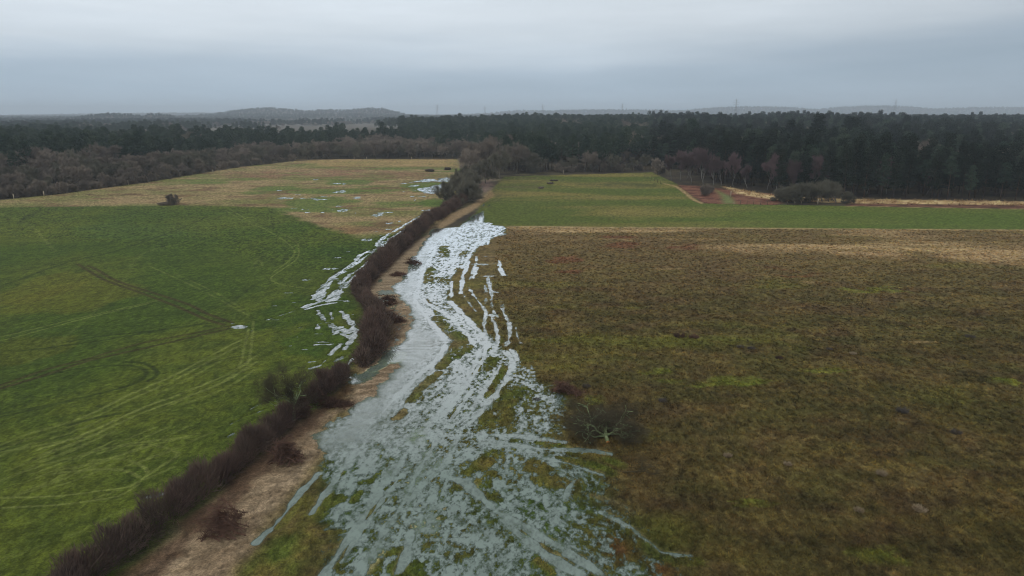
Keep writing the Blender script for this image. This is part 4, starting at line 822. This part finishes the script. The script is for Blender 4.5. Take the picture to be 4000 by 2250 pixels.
# ------------------------------------------------------------------ hedges: twig thickets along a base line
def hedge(name, pts, hw, hh, label, dens=420, mats=None, seed=0, tw=.026, gaps=0.0):
    """a row of separate thorn shrubs grown together: every shrub fans out of its own stool, with its own height, lean and tone"""
    rg = np.random.default_rng(seed); P = W(D(pts)); Q = np.concatenate([P, np.array(hw)[:, None], np.array(hh)[:, None]], 1); Q = dense(Q, 1.0)
    seg = np.hypot(*np.diff(Q[:, :2], axis=0).T); cum = np.concatenate([[0], np.cumsum(seg)]); tg = np.gradient(Q[:, :2], axis=0); tg /= np.linalg.norm(tg, axis=1, keepdims=True)
    s = 0.2; Vs = []; mi = []; off = 0; Fq = []; Ft = []; mq = []; mt = []
    while s < cum[-1]:
        c = [np.interp(s, cum, Q[:, k]) for k in range(4)]; t_ = np.array([np.interp(s, cum, tg[:, k]) for k in range(2)]); nx = np.array([-t_[1], t_[0]])
        step = c[2] * rg.uniform(.55, .85); s += step
        if rg.random() < gaps: s += rg.uniform(.1, .4); continue
        R_ = c[2] * rg.uniform(.62, 1.05); h_ = c[3] * rg.choice([.62, .8, .92, 1.0, 1.1, 1.22]) * rg.uniform(.92, 1.08); base = np.array([c[0], c[1], 0]) + np.append(nx, 0) * rg.uniform(-.3, .3) * c[2]
        n = int(dens * step * (.7 + .5 * rg.random())); f = rg.random(n) ** .75; a = rg.uniform(0, 6.28, n); prof = np.sqrt(np.clip(1 - np.abs(f - .42) ** 2 * 2.6, .10, 1)); r = np.sqrt(rg.random(n)) * R_ * prof * (1 + .25 * np.sin(a * 3 + seed + s))
        lean = rg.normal(size=2) * .25; Pt = np.stack([np.cos(a) * r + lean[0] * f, np.sin(a) * r + lean[1] * f, f * h_ * .86], 1)
        Dv = Pt * [1.0, 1.0, .9] + [0, 0, .25] + rg.normal(size=(n, 3)) * [.45, .45, .4] * h_ * .45
        stray = rg.random(n) < .03; ln = rg.uniform(.3, .75, n) * np.where(stray, 1.7, 1.0) * (.75 + .12 * c[3]); V, Fc = slivers(Pt + base, Dv, ln, tw * rg.uniform(.7, 1.5, n), rg, .15)
        m = 5; ang = rg.uniform(0, 6.28, m); V2, F2 = slivers(np.repeat([base + [0, 0, -.1]], m, 0) + rg.normal(size=(m, 3)) * [.15, .15, 0], np.stack([np.cos(ang) * .35, np.sin(ang) * .35, np.ones(m)], 1), h_ * rg.uniform(.6, .95, m), .09, rg, .06)
        tone = int(rg.choice([0, 0, 1, 2])); k1 = np.where((rg.random(n) < .25) & (f > .6), 1, tone)
        Vs += [V, V2]; Fq += [Fc[0] + off, F2[0] + off + len(V)]; Ft += [Fc[1] + off, F2[1] + off + len(V)]; mq += [k1, np.full(m, 2)]; off += len(V) + len(V2)
    mats = mats or [M_hedge, M_hedgeb, M_hedged]
    return obj(name, mesh_np(name, np.concatenate(Vs), [np.concatenate(Fq), np.concatenate(Ft)], mats, mi=np.concatenate(mq + mq).astype(int)), label=label, category='hedge')
hedge('hedge', [(150, 1560), (215, 1480), (290, 1418), (380, 1352), (470, 1282), (560, 1208), (640, 1142), (705, 1087), (745, 1052), (775, 1040)], [1.15] * 8 + [.9, .7], [2.35, 2.35, 2.3, 2.3, 2.2, 2.2, 2.1, 2.1, 1.8, 1.5],
      'long dense purple-brown hedge running from the lower edge up to the lone bare tree', 1150, seed=1)
hedge('hedge', [(775, 1022), (810, 998), (840, 975), (872, 945)], [.8, 1.0, 1.05, .8], [1.6, 2.3, 2.4, 1.9], 'short purple-brown hedge piece standing alone between two gaps', 1150, seed=2)
hedge('hedge', [(910, 925), (932, 900), (945, 872), (950, 845), (955, 820), (940, 795), (920, 768), (903, 738), (918, 714), (955, 678), (995, 640), (1035, 602), (1070, 568), (1110, 545), (1150, 518), (1172, 505)], [.8, 1.3, 1.6, 1.6, 1.4, 1.0, .9, .95, 1.2, 1.4, 1.5, 1.6, 1.7, 1.7, 1.9, 1.6], [1.8, 2.8, 3.5, 3.6, 3.1, 2.3, 2.0, 2.1, 2.4, 2.7, 2.7, 2.8, 2.9, 2.6, 2.7, 2.2],
      'tall winding brown hedge from the flooded bend away to the far bushes', 900, seed=3, tw=.045, gaps=.02)
# scrubby bushes at the far end of the hedge
def bush(px, py, key, protos, k, label, s, cat='bush', name='bare_bush', group=None):
    x, y = at(px, py); plant(name, key + str(k), protos[k], label, cat, x, y, group, rg.uniform(0, 6.28), s, z=0.02)
for i, (px, py, k, s) in enumerate([(1132, 514, 2, 1.15), (1165, 508, 0, 1.15), (1150, 494, 2, 1.1), (1178, 492, 1, 1.15), (1160, 478, 2, 1.05), (1188, 474, 0, 1.2), (1172, 462, 2, 1.15)]):
    bush(px, py, 'willow', WILLOW, k, 'bulky leafless bush in the thicket where the tall hedge ends', s, group='bushes at the far end of the hedge')
for px, py, k, s, lab in [(1965, 506, 1, 1.0, 'small round leafless willow at the start of the bush row by the pale reeds'), (1990, 507, 1, 1.15, 'slim leafless willow, second along the bush row by the pale reeds'), (2022, 509, 0, (1.35, 1.2, 1.1), 'broad grey willow bush in the middle of the row before the pines'), (2048, 508, 1, 1.15, 'low grey willow bush wedged between the two broad ones'), (2088, 510, 0, (1.55, 1.3, 1.2), 'broadest grey-olive willow bush at the far right of the row'), (2122, 511, 1, .75, 'small dark willow bush trailing off beyond the broadest one')]:
    bush(px, py, 'willow', WILLOW, k, lab, s, name='willow_bush')
for px, py, k, s, lab in [(437, 516, 1, .78, 'upright dark bush alone at the edge of the green field'), (418, 517, 0, (.9, .6, .36), 'low dark bush at the foot of the upright lone bush'), (1383, 463, 0, (.9, .6, .2), 'low grey bush on the far part of the mown field'), (1360, 474, 0, (1.0, .5, .16), 'flat grey bush nearest the camera on the mown field'), (1395, 456, 0, (.8, .6, .2), 'low grey bush farthest up the mown field'), (1128, 428, 0, (.9, .7, .45), 'low bush beside the far pool of the tan meadow'), (1082, 432, 0, (1.1, .8, .42), 'small bush in the tan meadow before the far wood'), (1774, 492, 1, .75, 'dark thicket bush above the red bracken patch'), (1778, 486, 0, .9, 'second dark thicket bush behind the bracken patch')]:
    bush(px, py, 'scrub', SCRUB, k, lab, s)
for i in range(26):
    px = 10 + i * 29; e = np.interp(px, [0, 150, 390, 600, 740], [500, 487, 455, 420, 404]); bush(px, e + .5, 'scrub', SCRUB, i % 2, 'low brown scrub bush along the dark edge of the left wood', rg.uniform(.8, 1.25), group='scrub bushes along the left wood edge')
for i in range(16):
    px = rg.uniform(1290, 1690); e = np.interp(px, [1290, 1640, 1700], [437, 432, 458]); bush(px, e - rg.uniform(.5, 5), 'scrub', SCRUB, i % 2, 'low dark scrub bush under the trees at the top of the mown field', rg.uniform(.6, 1.0), group='scrub bushes at the top of the mown field')

# ------------------------------------------------------------------ heaps of cut brushwood
def brush_heap(px, py, w, d, h, label, seed, n=1500, tw=.022, cat='brush pile', name='brush_pile'):
    """whole cut branches thrown on each other, each with its own side twigs"""
    rg_ = np.random.default_rng(seed); x, y = at(px, py); parts = []; mi_q = []; P = []; Dd = []
    nb = 46; main = rg_.uniform(0, 6.28); peaks = [(rg_.normal() * .16, rg_.normal() * .16, 1.0), (rg_.normal() * .3, rg_.normal() * .3, rg_.uniform(.45, .75))]
    for b in range(nb):
        r0 = np.sqrt(rg_.random()) * .40; a0 = rg_.uniform(0, 6.28); u0, v0 = math.cos(a0) * r0, math.sin(a0) * r0
        top = max(pk * math.exp(-((u0 - pu) ** 2 + (v0 - pv) ** 2) / .085) for pu, pv, pk in peaks)
        c = np.array([u0 * w, v0 * d, 1.7 * h * top * rg_.uniform(.2, .95) + .08]); az = main + rg_.normal() * .9; L_ = rg_.uniform(.35, .62) * w
        dr = np.array([math.cos(az), math.sin(az) * d / w * 1.2, rg_.uniform(-.12, .22)]); bow = np.array([0, 0, rg_.uniform(.02, .12)]) * L_
        pt = np.array([c - dr * L_ * .5 - bow, c + bow * .4, c + dr * L_ * .5 - bow]); pt[:, 2] = np.maximum(pt[:, 2], .03)
        parts.append(tube(pt, [.032, .026, .010], 4)); m = max(8, n // nb); f = rg_.random(m); q = np.where((f < .5)[:, None], pt[0] + (pt[1] - pt[0]) * (f * 2)[:, None], pt[1] + (pt[2] - pt[1]) * (f * 2 - 1)[:, None])
        P.append(q); Dd.append(dr * .7 + rg_.normal(size=(m, 3)) * [.6, .6, .6] + [0, 0, .25])
    P = np.concatenate(P); Dd = np.concatenate(Dd); V, Fc = slivers(P, Dd, rg_.uniform(.2, .62, len(P)) * min(1.1, w / 2.6), tw * rg_.uniform(.7, 1.7, len(P)), rg_, .25); V[:, 2] = np.maximum(V[:, 2], .0)
    tone = (rg_.random(len(Fc[0])) < .4).astype(int); V2, F2 = join(parts); nf = sum(len(f) for f in F2)
    Vj, Fj = join([(V, Fc), (V2, F2)])
    return obj(name, mesh_np(name, Vj, Fj, [M_brush, M_brushr], mi=np.concatenate([tone, tone, np.zeros(nf, int)])), loc=(x, y, gz_at(x, y) - .02), label=label, category=cat)
brush_heap(560, 1345, 3.0, 1.7, 1.5, 'reddish-brown pile of cut brushwood on the bare sand, nearest the camera', 1, 2600)
brush_heap(726, 1163, 2.7, 1.9, 1.6, 'dark round pile of cut twigs at the water edge beside the long hedge', 2, 2400)
brush_heap(842, 1022, 3.2, 1.5, .8, 'low spread of cut brush at the foot of the short hedge piece', 3, 1800)
brush_heap(973, 766, 2.9, 1.8, 1.15, 'tall dark brush heap on the sand, upper of the pair by the hedge bend', 4, 1500, .03)
brush_heap(995, 810, 2.5, 1.5, .95, 'smaller brush heap at the sand edge, lower of the pair by the hedge bend', 5, 1300, .03)
brush_heap(1004, 694, 2.6, 1.6, .7, 'flat brown brush heap in the shallows below the tall hedge', 6, 1000, .03)
brush_heap(1040, 664, 2.9, 1.9, .9, 'farthest brown brush heap on a grassy hump in the flood', 7, 1000, .032)
brush_heap(1432, 991, 3.0, 1.9, .95, 'red-brown brush heap on the heath behind the fallen tree', 8, 2200)

# ------------------------------------------------------------------ the lone bare tree in the hedge gap
def lone_tree():
    rg_ = np.random.default_rng(62); x, y = at(740, 1060); limbs, tips = [], []
    p0 = np.array([0, 0, -.1]); tr = tube([p0, [.02, .05, .9], [-.05, .1, 1.6]], [.2, .16, .14], 7)
    for dvec, L_ in [((-.55, .15, .8), 1.7), ((.6, .2, .75), 1.55), ((-.1, .5, .95), 1.7), ((-.75, -.2, .5), 1.5), ((.3, -.35, .85), 1.4)]:
        grow(rg_, [-.05, .1, 1.5 + rg_.uniform(-.2, .1)], dvec, L_, .085, 3, limbs, tips, .62, .28, 4, .4)
    r = thing('bare_tree', 'lone small leafless tree with a wide grey twig crown standing in the hedge gap', 'tree', (x, y, .03))
    obj('trunk', mesh_np('trunk', *join([tr] + [tube(p, np.maximum(q, .032), 5) for p, q, d in limbs if d >= 2]), [M_lichen], smooth_sh=True), r)
    P = np.concatenate([np.repeat([p], 14, 0) for p, d in tips]) + 0; Dv = np.concatenate([np.repeat([d], 14, 0) for p, d in tips]) + rg_.normal(size=(len(P), 3)) * .6
    P = P + rg_.normal(size=P.shape) * .14
    tw = slivers(P, Dv, rg_.uniform(.25, .65, len(P)), .011, rg_, .2)
    obj('crown', mesh_np('crown', *join([tw] + [tube(p, np.maximum(q * .8, .009), 3) for p, q, d in limbs if d < 2]), [M_dtwig]), r)
lone_tree()
brush_heap(757, 1052, 1.9, 1.3, 1.5, 'bramble thicket round the trunk of the lone leafless tree', 11, 1700, cat='bush', name='bramble_thicket')

# ------------------------------------------------------------------ the felled tree lying in the heath
def felled_tree():
    rg_ = np.random.default_rng(33); x, y = at(1529, 1118)
    r = thing('felled_tree', 'felled leafless tree lying on the wet heath, its orange sawn end towards the camera', 'tree', (x, y, .05), s=(.9, .88, .95)); limbs, tips = [], []
    tk = tube([[0, 0, .16], [-.02, .5, .22], [-.1, 1.1, .36], [-.05, 1.9, .5]], [.17, .165, .15, .12], 8)
    cap = tube([[.0, -.012, .16], [0, -.03, .16]], [.15, .15], 10)
    for st, dvec, L_ in [((-.05, .9, .3), (-1.2, .5, .22), 2.3), ((-.05, 1.2, .4), (1.1, .5, .3), 2.2), ((-.1, 1.5, .45), (-.8, 1, .3), 2.5), ((-.05, 1.8, .5), (.5, 1.2, .3), 2.3), ((0, 1.0, .3), (1.3, .1, .2), 2.1), ((-.1, 1.7, .5), (-1.3, .9, .3), 2.7), ((-.05, 1.9, .5), (1.1, 1.1, .25), 2.4), ((0, 1.3, .45), (.5, .3, .8), 1.4), ((0, 1.4, .45), (-.5, .3, .7), 1.5), ((-.05, 1.0, .3), (-1.2, -.05, .25), 1.7)]:
        grow(rg_, st, dvec, L_ * .85, .085, 3, limbs, tips, .5, -.05, 4, .6)
    def low(p): p = np.array(p, float); p[:, 2] = np.where(p[:, 2] > 1.3, 1.3 + (p[:, 2] - 1.3) * .35, p[:, 2]); p[:, 2] = np.abs(p[:, 2] - .03) + .03; return p
    limbs = [(low(p), q, d) for p, q, d in limbs]
    obj('trunk', mesh_np('trunk', *join([tk] + [tube(p, np.maximum(q * 1.2, .02 + .014 * d), 5) for p, q, d in limbs if d >= 1]), [M_lichen], smooth_sh=True), r)
    obj('sawn_end', mesh_np('sawn_end', *cap, [M_cut]), r)
    P = low(np.concatenate([np.repeat([p], 15, 0) for p, d in tips])); Dv = np.concatenate([np.repeat([d], 15, 0) for p, d in tips]) + rg_.normal(size=(len(P), 3)) * .6
    P = P + rg_.normal(size=P.shape) * [.3, .3, .16]; P[:, 2] = np.maximum(P[:, 2], .03)
    tw = slivers(P, Dv * [1, 1, .5], rg_.uniform(.25, .7, len(P)), .015, rg_, .2)
    obj('crown', mesh_np('crown', *join([tw] + [tube(p, np.maximum(q * .8, .012), 3) for p, q, d in limbs if d < 1]), [M_dtwig]), r)
    x2, y2 = at(1590, 1190); rg2 = np.random.default_rng(5); lim2, tip2 = [], []
    grow(rg2, [-.9, -.1, .08], (1, .12, .08), 1.5, .045, 2, lim2, tip2, .5, 0, 3, .4)
    P = np.concatenate([np.repeat([p], 20, 0) for p, d in tip2]) + rg2.normal(size=(20 * len(tip2), 3)) * [.25, .25, .08]; P[:, 2] = np.abs(P[:, 2]) + .02; tw = slivers(P, rg2.normal(size=P.shape) * [1, 1, .3], .4, .012, rg2, .2)
    obj('fallen_branch', mesh_np('fallen_branch', *join([tw] + [tube(np.abs(p * [0, 0, 1]) + p * [1, 1, 0] + [0, 0, .02], np.maximum(q, .012), 4) for p, q, d in lim2]), [M_dtwig]), loc=(x2, y2, .05), label='thin broken branch lying in the heath in front of the felled tree', category='branch')
felled_tree()

# ------------------------------------------------------------------ tussocks, posts, pylons
def tussock(px, py, r, h, label, mat, seed, n=260):
    rg_ = np.random.default_rng(seed); x, y = at(px, py); a = rg_.uniform(0, 6.28, n); q = np.sqrt(rg_.random(n)) * r * .55
    P = np.stack([np.cos(a) * q, np.sin(a) * q, 0 * q], 1); Dv = np.stack([np.cos(a) * (.3 + q / r), np.sin(a) * (.3 + q / r), np.full(n, .9)], 1) + rg_.normal(size=(n, 3)) * .25
    obj('grass_tussock', mesh_np('grass_tussock', *slivers(P, Dv, h * rg_.uniform(.6, 1.2, n), .03, rg_, .2), [mat]), loc=(x, y, gz_at(x, y) - .02), label=label, category='tussock')
for i, (px, py, r, h, m_, lab) in enumerate([(2218, 1199, .38, .45, M_straw, 'pale straw-coloured tussock, brightest one on the right heath'), (1981, 1173, .28, .35, M_straw, 'small pale tussock left of the brightest straw one'), (2440, 851, .75, .45, M_greytuft, 'dark grey clump of dead stalks far out on the right heath'), (2404, 1092, .6, .4, M_greytuft, 'grey clump of dead stalks near the right edge of the heath'), (2270, 1040, .6, .6, M_greytuft, 'grey-pink clump of dead stalks with thin pale tips'), (1350, 1005, .4, .3, M_greytuft, 'small grey clump by the water behind the brush heap'), (2145, 893, .5, .3, M_straw, 'pale low tussock in the middle of the right heath'), (2313, 1287, .6, .35, M_straw, 'wide faded tussock low on the right heath'), (1830, 1151, .4, .3, M_straw, 'flat straw tussock on the heath right of the felled tree'), (1890, 880, .6, .3, M_greytuft, 'whitish dead thistle clump on the far heath'), (1863, 876, .7, .3, M_greytuft, 'wider whitish dead thistle clump left of the small one'), (1710, 850, .9, .7, M_brush, 'row of rust-brown dock stems left of the thistle clumps'), (1745, 852, .8, .6, M_brush, 'small rust-brown dock clump beside the longer row'), (2086, 882, .45, .3, M_greytuft, 'dull grey low clump between the thistles and the pale tussock'), (2160, 1290, .35, .3, M_straw, 'yellowish tuft among brown grass low on the right heath'), (1668, 1013, .6, .35, M_greytuft, 'grey mound of dead stalks above the felled tree'), (1475, 975, .6, .3, M_greytuft, 'grey mound of stalks right of the red-brown brush heap'), (1960, 905, .4, .4, M_brush, 'tiny rust-brown stem clump in the green patch'), (2530, 1500, .5, .3, M_straw, 'pale tussock at the lower right corner')]):
    if py < 1449: tussock(px, py, r, h, lab, m_, 700 + i)
def post(px, py, h, wd, mat, label, group=None, lean=0.0):
    x, y = at(px, py); k = wd / 2
    V, Fc = tube([[0, 0, -.1], [lean * .5, 0, h * .5], [lean, 0, h - .04], [lean, 0, h]], [k * 1.1, k, k * .95, k * .55], 6)
    obj('fence_post', mesh_np('fence_post', V, Fc, [mat]), loc=(x, y, gz_at(x, y)), label=label, category='post', **({'group': group} if group else {}))
for i, (px, py, lab) in enumerate([(35, 501, 'pale fence post nearest the corner of the left wood'), (111, 494, 'pale fence post, second along the left wood edge'), (323, 465, 'pale fence post halfway along the left wood edge'), (536, 436, 'pale fence post before the bend of the left wood edge'), (891, 402, 'pale post on the far edge of the tan meadow, left of its pair'), (923, 402, 'pale post on the far edge of the tan meadow, right of its pair'), (1036, 402, 'pale post at the right end of the far meadow edge'), (1417, 437, 'tan post at the top of the mown field before the pines')]):
    post(px, py, 1.6, .26, M_post, lab)
post(1838, 496, 1.9, .28, M_post, 'tall pale timber post standing on the red bracken'); post(2057, 514, 1.5, .24, M_post, 'pale timber post in front of the grey willow bushes'); post(1846, 514, .7, .2, M_post, 'short pale stub post beside the dark wire fence')
for i in range(10):
    post(1862 + i * 17, 515.2 + i * .15, 1.25, .14, M_dpost, 'thin dark fence post in the row between bracken and field', 'dark fence posts along the bracken', rg.uniform(-.1, .1))
for i in range(6):
    post(1622 + i * 8, 447 + i * 3.2, 1.3, .16, M_dpost, 'thin post of the short fence at the corner of the mown field', 'fence posts at the mown field corner')
def fence_wire(pts, label):
    P = W(D(pts)); V = []; parts = [tube(np.column_stack([P, np.full(len(P), z + .04)]), [.012] * len(P), 3) for z in (.5, .85, 1.15)]
    obj('wire_fence', mesh_np('wire_fence', *join(parts), [M_dpost]), label=label, category='fence')
fence_wire([(1862, 515.2), (1930, 515.8), (2015, 516.5)], 'three thin wires strung along the dark posts beside the bracken')
def pylon_mesh(hh=46.0):
    parts = []; lv = [0, .22, .42, .58, .70, .80, .90, 1.0]; wd = [4.2, 3.1, 2.3, 1.7, 1.35, 1.15, .9, .12]
    def c(i, k): s = wd[i]; return np.array([(-s, -s), (s, -s), (s, s), (-s, s)][k % 4] + (hh * lv[i],), float)
    bar = lambda a, b, r=.16: parts.append(tube([a, b], [r * .75, r * .75], 3))
    for i in range(len(lv) - 1):
        for k in range(4):
            bar(c(i, k), c(i + 1, k), .24); bar(c(i, k), c(i + 1, k + 1), .13); bar(c(i, k + 1), c(i + 1, k), .13); bar(c(i + 1, k), c(i + 1, k + 1), .13)
    for f, L_ in ((.58, 8.6), (.72, 10.5), (.87, 7.4)):
        z = hh * f
        for sx in (-1, 1):
            for yy in (-1, 1): bar((sx * 1.2, yy * 1.2, z), (sx * L_, 0, z + .5), .18); bar((sx * 1.2, yy * 1.1, z + 2.2), (sx * L_, 0, z + .5), .14)
            bar((sx * L_, 0, z + .5), (sx * L_, 0, z - 2.2), .12); bar((sx * L_ * .55, -.6, z), (sx * L_ * .55, .6, z + 1.2), .12)
    return mesh_np('pylon', *join(parts), [M_steel])
PM = pylon_mesh()
for px, topy, hpx, lab in [(1833, 250, 37, 'largest lattice pylon on the horizon above the right wood'), (2220, 252, 27, 'lattice pylon on the hazy ridge far to the right'), (1556, 262, 24, 'faint lattice pylon on the skyline left of the largest one'), (1363, 263, 24, 'faint lattice pylon above the middle of the pine canopy'), (1222, 268, 23, 'faint lattice pylon just right of the thin tall one'), (1106, 264, 27, 'thin tall pylon at the right foot of the wooded hill'), (230, 287, 15, 'tiny pylon beside the dark clump on the left horizon'), (95, 289, 13, 'tiniest pylon far out on the left horizon')]:
    yd = 46 * 1715.7 / hpx; xd = (px - 1288) / 1715.7 * yd; ztop = H + (289 - topy) / 1715.7 * yd
    o = obj('electricity_pylon', PM, loc=(xd, yd, ztop - 46), rot=(0, 0, rg.uniform(-.3, .3)), label=lab, category='pylon')

# ------------------------------------------------------------------ loose ground cover
def ground_tufts(name, P, per, hgt, wdt, label, seed, dark=(.5, 1.5), lift=0.0, mult=None):
    rg_ = np.random.default_rng(seed); cc, zz, i, j = gcol_at(P[:, 0], P[:, 1]); n = len(P)
    B = np.repeat(np.column_stack([P, zz - .01 + lift]), per, 0) + rg_.normal(size=(n * per, 3)) * [.09, .09, 0]
    Dv = rg_.normal(size=(n * per, 3)) * [.8, .8, .25] + [0, 0, .75]; dist_ = np.hypot(B[:, 0], B[:, 1]); V, Fc = slivers(B, Dv, hgt * rg_.uniform(.5, 1.3, n * per), wdt * np.clip(dist_ / 45, .8, 2.6), rg_)
    k = np.repeat(np.repeat(rg_.uniform(*dark, n), per) * rg_.uniform(.75, 1.3, n * per), 3)[:, None]; base = np.repeat(np.repeat(cc, per, 0), 3, 0)
    if mult is not None: base = base * np.repeat(np.repeat(mult, per, 0), 3, 0)
    m = bpy.data.materials.get('grass_blades')
    if m is None:
        m = bpy.data.materials.new('grass_blades'); m.use_nodes = True; b_ = m.node_tree.nodes['Principled BSDF']; b_.inputs['Roughness'].default_value = .8; b_.inputs['Specular IOR Level'].default_value = .15
        a_ = N(m.node_tree, 'ShaderNodeAttribute', attribute_name='tint'); m.node_tree.links.new(a_.outputs['Color'], b_.inputs['Base Color'])
    obj(name, mesh_np(name, V, Fc, [m], vcol=np.clip(base * k, .004, .7)), kind='stuff', label=label, category='grass')
def sample(mask, n, ymax, seed):
    rg_ = np.random.default_rng(seed); y = np.exp(rg_.uniform(math.log(30), math.log(ymax), n)); x = rg_.uniform(-1.1, 1.1, n) * y
    i = np.clip(np.searchsorted(Yr, y), 1, nr - 1); j = np.clip(np.searchsorted(tcol, x / y), 1, nc - 1); k = rg_.random(n) < mask[i, j]
    return np.stack([x, y], 1)[k]
P = sample(heath * (1 - np.clip(wet_all * 1.2, 0, 1)) * (1 - sand) * (GX > -3), 190000, 200, 1)
r_ = np.random.default_rng(2); mu = np.array([[1, 1, 1], [1.25, 1.0, .8], [1.4, 1.3, 1.0], [.8, .75, .7]])[r_.integers(0, 4, len(P))] * .95
ground_tufts('heath_grass', P, 7, .27, .032, 'matted brown and green heath grass over the right field', 3, (.5, 1.75), 0, mu)
P = sample(np.clip(fan + flood, 0, 1) * (1 - silt) * (GZ > -.05) * (wet_all < .95) * .8, 150000, 130, 4)
ground_tufts('flooded_grass', P, 5, .12, .024, 'grass tufts sticking out of the shallow flood water', 5, (.45, 1.1))
P = sample(green * (1 - np.clip(lw * 2, 0, 1)), 45000, 90, 6)
ground_tufts('field_grass', P, 5, .09, .022, 'short blades of the sown grass in the left field', 7, (.7, 1.35))
P = sample(reed, 90000, 330, 8); ground_tufts('reed_grass', P, 8, 1.0, .05, 'pale dead reeds lining the wood behind the right field', 9, (.8, 1.35))

# ------------------------------------------------------------------ damp air over the whole country
hz = bpy.data.materials.new('damp_air'); hz.use_nodes = True; t = hz.node_tree; t.nodes.clear()
pv = N(t, 'ShaderNodeVolumePrincipled', ins={'Density': HAZE_DENSITY, 'Anisotropy': .0}); pv.inputs['Color'].default_value = (*HAZE_COLOR, 1)
ou = N(t, 'ShaderNodeOutputMaterial'); t.links.new(pv.outputs[0], ou.inputs['Volume'])
x0, x1, y0, y1, z0, z1 = -20500, 20500, -400, 9400, -7, 125
V = [(x, y, z) for z in (z0, z1) for x, y in ((x0, y0), (x1, y0), (x1, y1), (x0, y1))]
obj('haze', mesh_np('haze', V, [np.array([(0, 3, 2, 1), (4, 5, 6, 7), (0, 1, 5, 4), (1, 2, 6, 5), (2, 3, 7, 6), (3, 0, 4, 7)])], [hz]), kind='stuff', label='pale damp haze over the fields and woods', category='haze')
